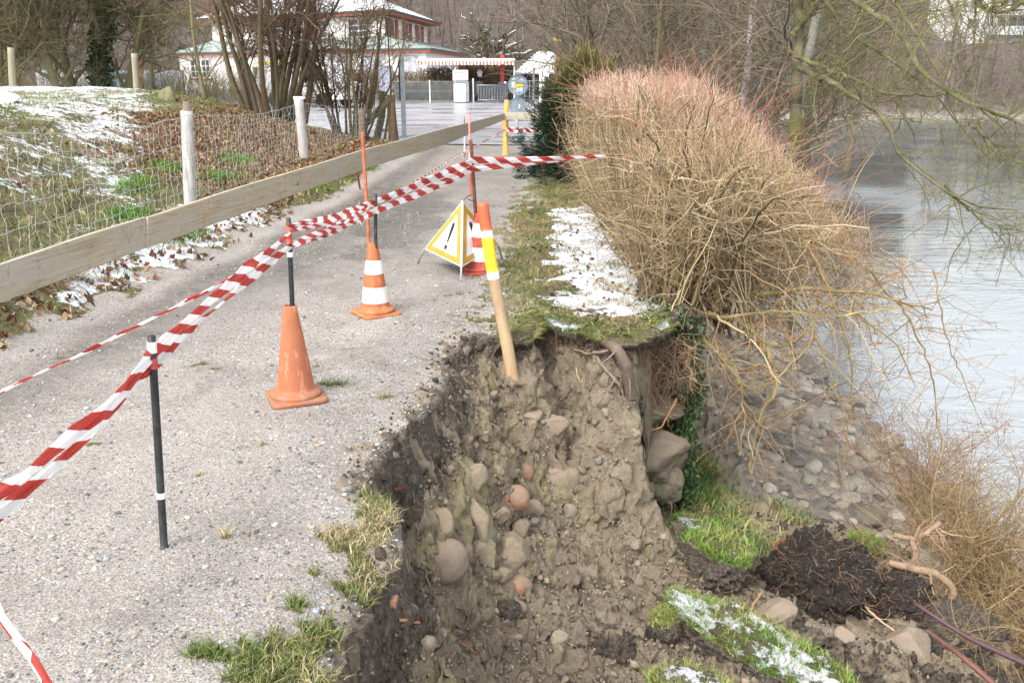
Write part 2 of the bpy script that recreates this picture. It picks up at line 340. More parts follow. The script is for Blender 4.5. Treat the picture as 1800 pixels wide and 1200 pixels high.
def mat_ground():
    m = N('ground_mix'); A = m.attr('ma'); B = m.attr('mb'); sa = m.sep(A.outputs['Color']); sb = m.sep(B.outputs['Color'])
    grass, leaf, snow, wet = sa[0], sa[1], sa[2], A.outputs['Alpha']
    soil, dark, yel, cob = sb[0], sb[1], sb[2], B.outputs['Alpha']
    mud = m.attr('mc').outputs['Fac']
    P = m.pos
    # gravel: pebbles of two sizes over fine grit
    v1 = m.vor(75); v2 = m.vor(190); d1 = m.vor(75, out='Distance'); d2 = m.vor(190, out='Distance')
    s1 = m.sep(v1)[0]; s2 = m.sep(v2)[1]
    peb = [(.0, (.10, .10, .105)), (.2, (.21, .20, .19)), (.45, (.32, .295, .27)), (.7, (.42, .39, .36)), (.9, (.54, .53, .50)), (1, (.27, .22, .16))]
    fine = m.ramp(s2, [(.0, (.17, .155, .14)), (.35, (.31, .283, .255)), (.7, (.385, .353, .32)), (1, (.50, .47, .43))])
    big = m.ramp(s1, peb)
    bigm = m.math('MULTIPLY', m.map(m.sep(v1)[2], .68, .72), m.map(d1, .62, .5))
    g = m.mix(bigm, fine, big)
    g = m.mix(.5, g, m.ramp(m.noise(1.7, 5, .6), [(.32, (.60, .575, .57)), (.62, (1, 1, 1))]), 'MULTIPLY')
    g = m.mix(m.math('MULTIPLY', mud, m.map(m.noise(14, 5, .65), .3, .6, .35, 1)), g, m.ramp(m.noise(40, 4, .6), [(.3, (.09, .075, .06)), (.7, (.19, .165, .145))]))
    g = m.mix(m.math('MULTIPLY', wet, .62), g, (.075, .066, .055))
    # grass floor
    gc = m.ramp(m.noise(9, 6, .7), [(.28, (.06, .048, .03)), (.40, (.12, .10, .055)), (.52, (.19, .165, .085)), (.62, (.11, .13, .035)), (.78, (.25, .205, .115))])
    lc = m.ramp(m.sep(m.vor(24))[0], [(0, (.05, .028, .018)), (.35, (.16, .065, .035)), (.65, (.24, .11, .06)), (.85, (.32, .19, .11)), (1, (.10, .09, .04))])
    lf = m.math('ADD', leaf, m.math('MULTIPLY', m.math('SUBTRACT', m.noise(5, 5, .7), .5), 1.6))
    gl = m.mix(m.map(lf, .42, .58), gc, lc)
    gf = m.math('ADD', grass, m.math('MULTIPLY', m.math('SUBTRACT', m.noise(22, 4, .7), .5), .9))
    c = m.mix(m.map(gf, .42, .58), g, gl)
    # soil
    sn = m.noise(6, 8, .68)
    so_ = m.ramp(sn, [(.25, (.20, .150, .10)), (.45, (.33, .262, .182)), (.6, (.41, .335, .24)), (.8, (.48, .40, .295))])
    so_ = m.mix(m.map(m.sep(m.vor(120))[0], .90, .94, 0, .6), so_, (.40, .36, .29))
    so_ = m.mix(.5, so_, m.ramp(m.noise(38, 5, .75), [(.3, (.55, .55, .55)), (.6, (1, 1, 1))]), 'MULTIPLY')
    so_ = m.mix(m.map(m.math('ADD', yel, m.math('MULTIPLY', m.math('SUBTRACT', m.noise(11, 4, .6), .5), 1.2)), .40, .8, 0, .7), so_, (.40, .345, .19))
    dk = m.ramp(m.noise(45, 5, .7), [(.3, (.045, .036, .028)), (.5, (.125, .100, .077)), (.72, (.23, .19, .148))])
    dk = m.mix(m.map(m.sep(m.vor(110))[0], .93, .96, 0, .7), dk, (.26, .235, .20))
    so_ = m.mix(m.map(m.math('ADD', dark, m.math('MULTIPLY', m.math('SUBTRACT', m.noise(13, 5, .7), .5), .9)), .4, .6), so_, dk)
    cb = m.ramp(m.sep(m.vor(13))[0], [(0, (.19, .175, .15)), (.5, (.29, .27, .235)), (1, (.37, .345, .30))])
    cb = m.mix(m.map(m.noise(1.6, 3, .5), .4, .56), cb, m.ramp(m.noise(30, 4, .6), [(.3, (.40, .345, .27)), (.7, (.52, .455, .365))]))
    so_ = m.mix(cob, so_, cb)
    c = m.mix(soil, c, m.mix(m.map(gf, .42, .58), so_, gc))
    py = m.n('ShaderNodeSeparateXYZ'); m.l(P, py.inputs[0]); hn = m.noise(.9, 6, .7)
    c = m.mix(m.map(py.outputs[1], 75, 79), c, m.mix(m.map(py.outputs[2], -2.5, -1.6), (.24, .22, .19), m.ramp(hn, [(.3, (.06, .048, .04)), (.5, (.115, .092, .078)), (.7, (.16, .13, .11))])))
    # snow
    sf = m.math('ADD', snow, m.math('MULTIPLY', m.math('SUBTRACT', m.noise(13, 6, .66), .5), 1.15))
    sf = m.math('ADD', sf, m.math('MULTIPLY', m.math('SUBTRACT', m.noise(2.6, 3, .6), .5), .9))
    sm = m.map(sf, .50, .56)
    c = m.mix(sm, c, (.86, .88, .92))
    rough = m.mix(sm, m.map(m.math('MULTIPLY', wet, m.map(m.noise(4, 4, .6), .30, .5)), .15, .7, .88, .06), (.7, .7, .7))
    h = m.math('ADD', m.math('MULTIPLY', m.math('SUBTRACT', .6, d1), m.math('MULTIPLY', bigm, 1.2)), m.math('MULTIPLY', d2, -.3))
    h = m.math('MULTIPLY', h, m.math('SUBTRACT', 1.0, m.map(wet, .3, .9, 0, .85)))
    b1 = m.bump(m.math('ADD', h, m.math('MULTIPLY', m.noise(55, 5, .8), 1.2)), .8, .009)
    h2 = m.math('ADD', m.noise(34, 8, .8), m.math('MULTIPLY', sm, .55))
    b2 = m.bump(h2, 1.0, .04)
    isg = m.math('MAXIMUM', m.math('MAXIMUM', soil, grass), sm)
    nm = m.n('ShaderNodeMix', data_type='VECTOR'); m.l(isg, nm.inputs[0]); m.l(b1, nm.inputs[4]); m.l(b2, nm.inputs[5])
    return m.fin(c, rough, nm.outputs[1], Specular_IOR_Level=m.map(wet, .2, .7, .35, 1.0))
M_ground = mat_ground()
M_twig = mat_vcol('twig_bark', .75, 0, 60, .35, .001)
M_bark = mat_vcol('mossy_bark', .9, .8, 14, .5, .01)
M_blade = mat_vcol('grass_blade', .6, 0, 5, .15, .0005)
M_leafm = mat_vcol('dry_leaf', .8, 0, 40, .3, .001)
M_root = mat_vcol('root_bark', .8, 0, 40, .45, .003)

# ------------------------------------------------------------ ground sheet
def build_ground():
    rs = [1.0]
    while rs[-1] < 330:
        r = rs[-1]
        st = .0115 if r < 4.9 else (.0065 if r < 6.9 else max(.00075 * r * r, .03))
        rs.append(r + min(st, .02 * r + .01))
    rs = np.array(rs)
    az = np.concatenate([np.linspace(-58, -34, 60)[:-1], np.linspace(-34, 34, 1050), np.linspace(34, 58, 60)[1:]]) * np.pi / 180
    RR, AZ = np.meshgrid(rs, az, indexing='ij')
    x = (RR * np.sin(AZ)).ravel(); y = (RR * np.cos(AZ)).ravel()
    z, d, dl, gr, wb, onp, wall = terrain(x, y, True)
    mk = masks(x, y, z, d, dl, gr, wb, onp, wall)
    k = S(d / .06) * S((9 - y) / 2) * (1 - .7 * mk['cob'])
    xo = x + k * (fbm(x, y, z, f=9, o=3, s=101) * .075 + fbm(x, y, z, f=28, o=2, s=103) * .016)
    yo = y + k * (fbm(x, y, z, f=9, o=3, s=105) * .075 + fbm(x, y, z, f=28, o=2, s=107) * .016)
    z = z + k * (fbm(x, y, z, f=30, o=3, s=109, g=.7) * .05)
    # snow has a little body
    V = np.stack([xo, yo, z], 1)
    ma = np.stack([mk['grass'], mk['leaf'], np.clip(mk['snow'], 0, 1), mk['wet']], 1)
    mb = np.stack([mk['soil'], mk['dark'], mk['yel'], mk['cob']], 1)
    mc = np.stack([mk['mud']] * 3 + [np.ones_like(z)], 1)
    nr, na = RR.shape; idx = np.arange(nr * na).reshape(nr, na)
    Fq = np.stack([idx[:-1, :-1], idx[:-1, 1:], idx[1:, 1:], idx[1:, :-1]], -1).reshape(-1, 4)
    fx = x[Fq].mean(1); fy = y[Fq].mean(1); fd = d[Fq].mean(1); fdl = dl[Fq].mean(1)
    zone = np.zeros(len(Fq), int)
    zone[(fd <= 0) & (fdl > 0)] = 1
    zone[(fd <= 0) & (fdl <= 0) & (fx > xr(fy)) & (fy < 24)] = 2
    zone[(fd > 0) & (fy < 6.6) & (fx < 3.2)] = 3
    zone[(fd > 0) & ~((fy < 6.6) & (fx < 3.2))] = 4
    zone[fy > 77] = 5
    for zi, nm in enumerate(['gravel_path', 'meadow_ground', 'verge_ground', 'eroded_ground', 'river_bank', 'hillside']):
        f = Fq[zone == zi]
        if not len(f): continue
        u, inv = np.unique(f, return_inverse=True)
        me = npmesh(nm, V[u], inv.reshape(f.shape), extra={'ma': ma[u], 'mb': mb[u], 'mc': mc[u]})
        tag(link(nm, me, M_ground), kind='structure')
build_ground()

# ------------------------------------------------------------ water, car park
def mat_water():
    m = N('river_water'); v = m.scaled(m.pos, (.55, 1.6, 1)); 
    n1 = m.noise(1.5, 3, .55, vec=v, dist=.6); n2 = m.noise(6, 4, .6, vec=v, dist=.4); n3 = m.noise(.25, 3, .5)
    h = m.math('ADD', m.math('MULTIPLY', n1, 1.0), m.math('MULTIPLY', n2, .32))
    h = m.math('MULTIPLY', h, m.map(n3, .35, .65, .5, 1.3))
    dv = m.n('ShaderNodeVectorMath', operation='DISTANCE'); m.l(m.scaled(m.pos, (1, .55, 1)), dv.inputs[0]); dv.inputs[1].default_value = (12.6, 18.0, -2.62)
    h = m.math('MULTIPLY', h, m.map(m.math('ADD', dv.outputs['Value'], m.math('MULTIPLY', n1, 2.5)), 1.5, 4.5, 5.5, 1))
    return m.fin(m.ramp(n3, [(.3, (.03, .05, .05)), (.7, (.06, .085, .085))]), .05, m.bump(h, .11, .16), IOR=2.8, Specular_IOR_Level=1.0)
me = npmesh('river', [(1.5, -20, -2.62), (260, -20, -2.62), (260, 110, -2.62), (1.5, 110, -2.62)], [[0, 1, 2, 3]])
tag(link('river', me, mat_water()), kind='structure')
def mat_asphalt():
    m = N('wet_asphalt'); v = m.scaled(m.pos, (.35, 1.0, 1)); n = m.noise(.8, 6, .62, vec=v); f = m.sep(m.vor(60))[0]
    c = m.ramp(f, [(0, (.20, .195, .21)), (.6, (.33, .325, .35)), (1, (.46, .455, .48))])
    c = m.mix(m.map(n, .56, .66), c, (.10, .095, .10))
    cr = m.vor(.16, vec=m.scaled(m.pos, (.5, 1.2, 1)), feature='DISTANCE_TO_EDGE', out='Distance')
    c = m.mix(m.map(cr, .0, .02, .8, 0), c, (.05, .048, .05))
    return m.fin(c, m.map(n, .4, .62, .5, .16), m.bump(m.noise(9, 4, .6), .25, .02), Specular_IOR_Level=.6)
M_asph = mat_asphalt()
V = []; rows = np.r_[20.9, 22, 24, 27, 31, 36, 42, 50, 60, 75, 95]
for j, y_ in enumerate(rows):
    xr_ = np.interp(y_, [20, 30, 45, 60, 77, 95], [1.5, 3, 6, 10, 14, 14]) - .55
    for u in np.linspace(0, 1, 60):
        x_ = -19 * (1 + j * .08) * (1 - u) + xr_ * u; o_ = 0 if j else float(fbm(np.array([x_]), np.array([0.]), f=.6, o=3, s=5)[0]) * .35 + max(0, x_ - .2) * .5
        V.append((x_, y_ + o_, .006))
Fq = [[j * 60 + i, j * 60 + i + 1, j * 60 + 61 + i, j * 60 + 60 + i] for j in range(len(rows) - 1) for i in range(59)]
tag(link('car_park', npmesh('car_park', V, Fq), M_asph), kind='structure')
# ------------------------------------------------------------ cones, stakes, tape
def bmobj(name, bm, mat, parent=None, smooth=True, world=True):
    me = bpy.data.meshes.new(name); bm.normal_update(); bm.to_mesh(me); bm.free()
    me.polygons.foreach_set('use_smooth', np.full(len(me.polygons), smooth)); return link(name, me, mat, parent, world)
def lathe(bm, prof, n=40, c=(0, 0, 0)):
    rings = [[bm.verts.new((c[0] + r * math.cos(2 * math.pi * i / n), c[1] + r * math.sin(2 * math.pi * i / n), c[2] + z)) for i in range(n)] for r, z in prof]
    for a, b in zip(rings, rings[1:]):
        for i in range(n): bm.faces.new((a[i], a[(i + 1) % n], b[(i + 1) % n], b[i]))
def box(bm, x0, x1, y0, y1, z0, z1, M=None):
    v = [bm.verts.new((x, y, z)) for x in (x0, x1) for y in (y0, y1) for z in (z0, z1)]
    for f in ((0, 1, 3, 2), (4, 6, 7, 5), (0, 4, 5, 1), (2, 3, 7, 6), (0, 2, 6, 4), (1, 5, 7, 3)): bm.faces.new([v[i] for i in f])
    if M is not None: bmesh.ops.transform(bm, matrix=M, verts=v)
    return v
def bevel(o, w=.004, s=2):
    b = o.modifiers.new('bevel', 'BEVEL'); b.width = w; b.segments = s; b.limit_method = 'ANGLE'; return o
def mat_rubber(name, col, dirt, amt=.5):
    m = N(name); o = m.obj(); n = m.noise(7, 6, .65, vec=o); st = m.noise(30, 5, .7, vec=m.scaled(o, (1, 1, .22)))
    c = m.mix(m.map(n, .35, .65), tuple(np.array(col) * .86), col)
    c = m.mix(m.map(st, .54, .66, 0, .6), c, tuple(np.clip(np.array(col) * 1.5 + .10, 0, 1)))
    z = m.n('ShaderNodeSeparateXYZ'); m.l(o, z.inputs[0])
    f = m.math('MULTIPLY', m.map(z.outputs[2], .12, .0, .15, 1), m.map(m.noise(16, 6, .7, vec=o), .4, .62, 0, amt))
    c = m.mix(f, c, dirt)
    c = m.mix(m.map(m.noise(3, 6, .8, vec=o, dist=1), .60, .64, 0, amt * .7), c, dirt)
    return m.fin(c, m.map(n, .3, .7, .55, .75), m.bump(m.noise(60, 4, .6, vec=o), .15, .003), Specular_IOR_Level=.3)
M_or1 = mat_rubber('worn_orange_rubber', (.44, .15, .07), (.24, .16, .11), 1.0)
M_or2 = mat_rubber('clean_orange_rubber', (.48, .14, .055), (.38, .26, .12), .55)
M_or3 = mat_rubber('faded_red_rubber', (.50, .085, .05), (.14, .07, .055), .8)
M_refl = mat_rubber('white_reflective_band', (.80, .80, .80), (.62, .58, .52), .25)
def make_cone(loc, mat, bands, label, rz, h=.5, worn=0):
    t = empty('traffic_cone', loc, label, 'traffic cone', 'traffic cones on the path', rz)
    bm = bmesh.new(); s = .142; cr = .035; pts = []
    for cx, cy, a0 in ((1, 1, 0), (-1, 1, 90), (-1, -1, 180), (1, -1, 270)):
        for k in range(6):
            a = R(a0 + k * 18); pts.append((cx * (s - cr) + cr * math.cos(a), cy * (s - cr) + cr * math.sin(a)))
    lv = []
    for z, q in ((0, 1), (.012, 1.0), (.019, .975), (.0215, .93), (.0215, .5)):
        lv.append([bm.verts.new((x * q, y * q, z + (.004 * math.sin(5 * math.atan2(y, x) + worn) if z > 0 else 0))) for x, y in pts])
    for a, b in zip(lv, lv[1:]):
        for i in range(len(a)): bm.faces.new((a[i], a[(i + 1) % len(a)], b[(i + 1) % len(a)], b[i]))
    bm.faces.new(lv[0][::-1])
    bmobj('base_plate', bm, mat, t, world=False)
    rb, rt = .098, .034
    rad = lambda z: rb + (rt - rb) * (z - .045) / (h - .045)
    bm = bmesh.new()
    prof = [(.130, .0215), (.134, .03), (.131, .041), (.122, .047), (.108, .049), (rad(.055), .058)] + [(rad(z), z) for z in np.linspace(.07, h - .008, 12)] + [(rt - .001, h - .002), (rt - .004, h), (rt - .009, h - .002), (rt - .010, h - .05)]
    lathe(bm, prof, 44)
    for v in bm.verts:
        q = .0016 * math.sin(3 * math.atan2(v.co.y, v.co.x) + worn + v.co.z * 9); r = math.hypot(v.co.x, v.co.y); v.co.x *= 1 + q / r; v.co.y *= 1 + q / r
    bmobj('cone_body', bm, mat, t, world=False)
    for a, b in bands:
        bm = bmesh.new(); lathe(bm, [(rad(z) + .0035, z) for z in np.linspace(a, b, 5)], 44); bmobj('reflective_band', bm, M_refl, t, world=False)
    return t
M_black = plain('black_plastic', (.022, .023, .026), .5, .3, 20, .2, dirt=(.06, .058, .055))
M_rust = plain('rusty_steel', (.16, .06, .035), .8, .35, 30, .5, dirt=(.08, .035, .025))
M_rebar = plain('painted_rebar', (.42, .105, .05), .7, .3, 25, .5, dirt=(.33, .17, .08))
M_whitep = plain('white_paint', (.78, .78, .77), .5, .06, 20, .1)
M_redp = plain('red_paint', (.50, .07, .05), .5, .15, 20, .1)
M_steel = plain('galvanised_steel', (.40, .44, .48), .42, .15, 12, .1, .25)
M_wire = plain('galvanised_wire', (.50, .52, .53), .5, .12, 30, .1, .35)
def tubeobj(name, pts, rad, mat, parent=None, sides=12, taper=None):
    t = Tubes(); p = np.asarray(pts, float)[None]; t.add(p, np.broadcast_to(np.asarray(rad, float), (1, p.shape[1])), (1, 1, 1), sides, cap=True)
    me = t.mesh(name); return link(name, me, mat, parent)
def lerp3(a, b, t): return np.asarray(a) * (1 - t) + np.asarray(b) * t
def stake(name, a, b, rad, mat, label, cat, marks=(), group=None, ribs=False):
    a = np.asarray(a, float); b = np.asarray(b, float)
    t = empty(name, a, label, cat, group)
    k = 60 if ribs else 8; p = np.array([lerp3(a, b, q) for q in np.linspace(0, 1, k)])
    rr = rad * (1 + (.13 * (np.arange(k) % 2) if ribs else 0)); tubeobj('shaft', p, rr, mat, t)
    for u0, u1, mm, nm in marks:
        p = np.array([lerp3(a, b, q) for q in np.linspace(u0, u1, 4)]); tubeobj(nm, p, rad * 1.12 + .0006, mm, t)
    return t
c1 = np.r_[G(521, 700)[:2], hz(*G(521, 700)[:2]) + .001]; c2 = np.r_[G(661, 552)[:2], hz(*G(661, 552)[:2]) + .001]; c3 = np.r_[G(843, 478)[:2], 0]; c3[2] = hz(c3[0], c3[1]) + .004
make_cone(c1, M_or1, [], 'plain worn orange cone without white bands, nearest on the gravel path', R(24), worn=0)
make_cone(c2, M_or2, [(.09, .20), (.29, .385)], 'clean orange cone with two white bands, alone in the middle of the path', R(34), worn=2)
make_cone(c3, M_or3, [(.10, .215), (.30, .415)], 'faded red cone with white bands and scuffed base behind the leaning wooden pole', R(12), worn=4)
s0 = G(288, 966); s0[2] = hz(*s0[:2]) - .04
stake('stake', s0, W(266, 590, 2.93), .0135, M_black, 'black stake with white rings driven into the gravel, nearest the camera', 'stake', [(.93, .975, M_refl, 'reflective_ring'), (.862, .905, M_redp, 'red_wrap'), (.285, .31, M_refl, 'reflective_ring')], 'black stakes carrying the tape')
stake('stake', c1 + [0, 0, .02], W(507, 383, 4.47), .0125, M_black, 'black stake standing in the plain worn orange cone', 'stake', [(.955, .975, M_rust, 'end_cap'), (.86, .955, M_redp, 'red_wrap'), (.79, .815, M_refl, 'reflective_ring')], 'black stakes carrying the tape')
stake('stake', c2 + [0, 0, .02], W(660, 341, 6.13), .0125, M_black, 'black stake standing in the orange cone with two white bands', 'stake', [(.84, .90, M_refl, 'reflective_ring')], 'black stakes carrying the tape')
stake('rusty_stake', c3 + [0, 0, .02], W(827, 246, 7.52), .0145, M_rust, 'rusty red ribbed steel stake rising out of the faded red cone', 'stake', [], None, True)
b = G(654, 512); b[2] = -.05
stake('rebar_rod', b, W(637, 233, 7.0), .0125, M_rebar, 'tall orange red reinforcing bar behind the tape, in front of the plank', 'steel rod', [], 'painted marker rods', True)
b = G(633, 330); b[2] = -.05
stake('rebar_rod', b, W(620, 252, 11.6), .014, M_rebar, 'short orange rod standing behind the plank at the wire fence', 'steel rod', [], 'painted marker rods', True)
b = G(827, 345); b[2] = -.05
stake('marker_rod', b, W(825, 200, 12.4), .012, M_redp, 'thin red and white rod right behind the rusty stake', 'marker rod', [(.42, .62, M_whitep, 'white_section'), (.62, .99, plain('pink_paint', (.62, .22, .19), .5), 'pink_section')], 'painted marker rods')
b = G(817, 277); b[2] = -.05
stake('marker_rod', b, W(816, 205, 17.6), .012, M_redp, 'farthest thin red and white rod left of the rusty stake', 'marker rod', [(.2, .6, M_whitep, 'white_section')], 'painted marker rods')
p = [W(631, 353, 7.3), W(633, 375, 7.3), W(632, 388, 7.3), W(635, 396, 7.3), W(639, 394, 7.3), W(642, 386, 7.25)]
o = tubeobj('wire_hook', smoothline(p, 16), .004, M_wire); tag(o, 'small bent wire hook hanging below the tape beside the orange rod', 'hook')

def mat_tape():
    m = N('barrier_tape'); uv = m.n('ShaderNodeUVMap').outputs[0]; s = m.n('ShaderNodeSeparateXYZ'); m.l(uv, s.inputs[0])
    q = m.math('FRACT', m.math('ADD', s.outputs[0], m.math('MULTIPLY', s.outputs[1], .42)))
    f = m.math('GREATER_THAN', q, .5)
    wr = m.noise(3, 4, .6, vec=m.scaled(uv, (.6, 9, 1)))
    red = m.mix(m.map(wr, .4, .6), (.46, .035, .028), (.60, .085, .065))
    c = m.mix(f, (.93, .92, .93), red)
    m.fin(c, .38, m.bump(wr, .6, .012), Specular_IOR_Level=.5)
    tr = m.n('ShaderNodeBsdfTranslucent'); m.l(c, tr.inputs[0]); mx = m.n('ShaderNodeMixShader'); mx.inputs[0].default_value = .42
    m.l(m.b.outputs[0], mx.inputs[1]); m.l(tr.outputs[0], mx.inputs[2]); m.l(mx.outputs[0], m.o.inputs[0]); return m.m
M_tape = mat_tape()
def ribbon(spans, width, twist, u0=0, seed=1, per=.2, lean=.25):
    """spans: list of 3d points; returns V,F,UV of a creased band hanging through them"""
    r = np.random.default_rng(seed); pts = np.asarray(spans, float); n = 0
    K = max(12, int(np.linalg.norm(np.diff(pts, axis=0), axis=1).sum() / .03)); p = smoothline(pts, K)
    w_ = np.interp(np.linspace(0, 1, K), np.linspace(0, 1, len(width)), width); tw = np.interp(np.linspace(0, 1, K), np.linspace(0, 1, len(twist)), twist)
    T = unit(np.gradient(p, axis=0)); side = unit(np.cross(T, [[0, 0, 1.]])); up = np.cross(side, T)
    a = np.radians(tw)[:, None]; U = up * np.cos(a) + side * np.sin(a); Nn = np.cross(T, U)
    M = 7; L = np.r_[0, np.cumsum(np.linalg.norm(np.diff(p, axis=0), axis=1))]
    v = np.linspace(-.5, .5, M); kk = np.arange(K)
    fold = np.stack([fbm(L * 2.2 + j * 5, L * 0 + seed * 3.1, f=1.6, o=3, s=seed) for j in range(M)], 1) * .7 * w_[:, None]
    V = p[:, None] + U[:, None] * (v[None, :, None] * w_[:, None, None]) + Nn[:, None] * fold[..., None]
    uv = np.stack([np.broadcast_to(L[:, None] / per + u0, (K, M)), np.broadcast_to(v[None] + .5, (K, M))], -1)
    idx = np.arange(K * M).reshape(K, M); Fq = np.stack([idx[:-1, :-1], idx[:-1, 1:], idx[1:, 1:], idx[1:, :-1]], -1).reshape(-1, 4)
    return V.reshape(-1, 3), Fq, uv.reshape(-1, 2)
def tape(label, parts, cat='barrier tape', group=None):
    Vs, Fs, Us, n = [], [], [], 0
    for P in parts:
        V, Fq, U = ribbon(**P); Vs.append(V); Fs.append(Fq + n); Us.append(U); n += len(V)
    return tag(link('barrier_tape', npmesh('barrier_tape', np.vstack(Vs), np.vstack(Fs), uv=np.vstack(Us)), M_tape), label, cat, group)
gT = 'red and white barrier tapes'
fr = -.022
A = [W(-150, 960, 1.9), W(0, 872, 2.2), W(140, 758, 2.55), W(266, 627, 2.93 + fr), W(390, 511, 3.6), W(508, 412, 4.47 + fr)]
B = [W(-150, 1005, 1.93), W(0, 903, 2.23), W(140, 782, 2.57), W(267, 641, 2.95 + fr), W(390, 533, 3.62), W(511, 430, 4.49 + fr)]
A2 = [W(508, 402, 4.47 + fr), W(580, 386, 5.2), W(655, 358, 6.13 + fr), W(740, 322, 6.8), W(827, 285, 7.5 + fr)]
B2 = [W(512, 432, 4.49 + fr), W(580, 407, 5.2), W(657, 374, 6.15 + fr), W(742, 338, 6.82), W(829, 298, 7.52 + fr)]
A3 = [W(826, 281, 7.48 + fr), W(900, 283, 7.6), W(1000, 278, 7.8), W(1096, 272, 7.95)]
B3 = [W(829, 297, 7.5 + fr), W(900, 290, 7.62), W(1000, 279, 7.82), W(1096, 273, 7.96)]
tape('wide creased double tape running from the lower left past the black stakes to the hedge', [
    dict(spans=A, width=[.06, .058, .056, .05, .03, .045, .05, .03], twist=[20, 10, 0, 5, 10, -10, 5, 10], seed=2),
    dict(spans=B, width=[.05, .05, .045, .042, .022, .035, .04, .028], twist=[0, -15, 10, -10, 0, 10, 0, 0], u0=.45, seed=3),
    dict(spans=A2, width=[.035, .06, .058, .05, .06, .062, .05], twist=[0, 5, -5, 8, 0, 8, 0], u0=.2, seed=4),
    dict(spans=B2, width=[.03, .05, .045, .045, .05, .058, .05], twist=[0, 10, -8, 0, 5, -5, 0], u0=.62, seed=5),
    dict(spans=A3, width=[.055, .05, .04, .022], twist=[0, 10, 25, 50], u0=.1, seed=6),
    dict(spans=B3, width=[.055, .045, .03, .02], twist=[0, -5, 20, 90], u0=.55, seed=7),
    dict(spans=[W(1096, 270, 7.95), W(1103, 272, 7.93), W(1108, 285, 7.93), W(1113, 303, 7.93)], width=[.02, .03, .035, .03], twist=[0, 20, 30, 0], u0=.3, seed=8)], group=gT)
tape('narrow rolled tape strung behind the wide one to the far yellow post', [
    dict(spans=[W(-120, 742, 2.55), W(0, 688, 2.9), W(100, 643, 3.2), W(200, 594, 3.5), W(400, 492, 4.1), W(512, 434, 4.55), W(645, 367, 6.2), W(720, 325, 8.6), W(826, 262, 12.4), W(889, 229, 18.2)],
         width=[.024, .024, .026, .022, .022, .026, .034, .036, .045, .06], twist=[30, 60, 0, 40, 0, 90, 0, 200, 300, 900], per=.19, seed=9)], group=gT)
tape('short tape from the yellow post to the dark green yew', [dict(spans=[W(889, 228, 18.2), W(930, 229, 17.9), W(985, 231, 17.4)], width=[.08, .1, .07], twist=[0, 30, 70], seed=12)], group=gT)
tape('tape hanging loose across the bottom left corner over the gravel', [dict(spans=[W(-55, 960, 1.75), W(0, 1075, 1.72), W(52, 1150, 1.68), W(110, 1245, 1.62)], width=[.05, .05, .046, .044], twist=[-20, -10, 0, 10], u0=.05, per=.23, seed=13)], group=gT)

# ------------------------------------------------------------ folding warning sign
def warning_sign():
    ap = W(813, 353, 7.58); f = W(811, 470, 7.22); l = W(746, 438, 7.84); r = W(876, 432, 7.9)
    t = empty('warning_sign', [f[0], f[1], hz(f[0], f[1])], 'folding triangular tripod sign with yellow border and black exclamation mark beside the red cone', 'warning sign')
    my = plain('amber_border', (.55, .30, .035), .5, .12, 20, .1, dirt=(.42, .27, .08)); mw = M_whitep; mk = plain('black_print', (.015, .015, .018), .5)
    for (a, b_) in ((l, f), (f, r), (r, l)):
        ap_ = np.array(ap); c = (ap_ + a + b_) / 3; nrm = np.cross(b_ - a, ap_ - a); nrm = nrm / np.linalg.norm(nrm)
        def tri(name, k, off, mat, hole=None, th=.004, par=t):
            P = [c + (q - c) * k for q in (a, b_, ap_)]; bm = bmesh.new()
            lo = [bm.verts.new(p + nrm * (off - th)) for p in P]; hi = [bm.verts.new(p + nrm * off) for p in P]
            if hole:
                Q = [c + (q - c) * hole for q in (a, b_, ap_)]; hq = [bm.verts.new(p + nrm * off) for p in Q]
                for i in range(3): bm.faces.new((hi[i], hi[(i + 1) % 3], hq[(i + 1) % 3], hq[i]))
            else: bm.faces.new(hi)
            if not hole: bm.faces.new(lo[::-1])
            for i in range(3): bm.faces.new((lo[i], lo[(i + 1) % 3], hi[(i + 1) % 3], hi[i]))
            return bmobj(name, bm, mat, par, smooth=False)
        pn = tri('panel', .985, .003, mw)
        tri('border', .93, .0045, my, .66, .001, pn)
        mid = (a + b_) / 2; ax = (ap_ - mid); L = np.linalg.norm(ax); ax = ax / L; sx = np.cross(ax, nrm)
        bm = bmesh.new()
        def shape(pr):
            vs = [bm.verts.new(mid + ax * (u * L) + sx * (w_ * L) + nrm * .0052) for u, w_ in pr] + [bm.verts.new(mid + ax * (u * L) - sx * (w_ * L) + nrm * .0052) for u, w_ in pr[::-1]]
            bm.faces.new(vs)
        shape([(.15, .018), (.16, .036), (.19, .046), (.22, .036), (.23, .018)]); shape([(.275, .018), (.29, .026), (.44, .040), (.56, .048), (.60, .040), (.62, .018)])
        bmobj('exclamation_mark', bm, mk, pn, smooth=False)
    for q, foot in ((l, W(734, 466, 7.92)), (f, W(810, 496, 7.16)), (r, W(883, 466, 7.98))):
        foot = np.array(foot); foot[2] = hz(foot[0], foot[1]); tubeobj('leg', [lerp3(ap, q, .3), q, foot], .0085, M_steel, t, 8)
        if q is f: tubeobj('edge_strip', [ap, q], .012, mw, t, 8)
    tubeobj('cable', smoothline([ap, W(822, 345, 7.6), W(832, 342, 7.55), W(838, 349, 7.5), W(832, 354, 7.5), W(822, 350, 7.55)], 20), .004, M_black, t, 6)
warning_sign()

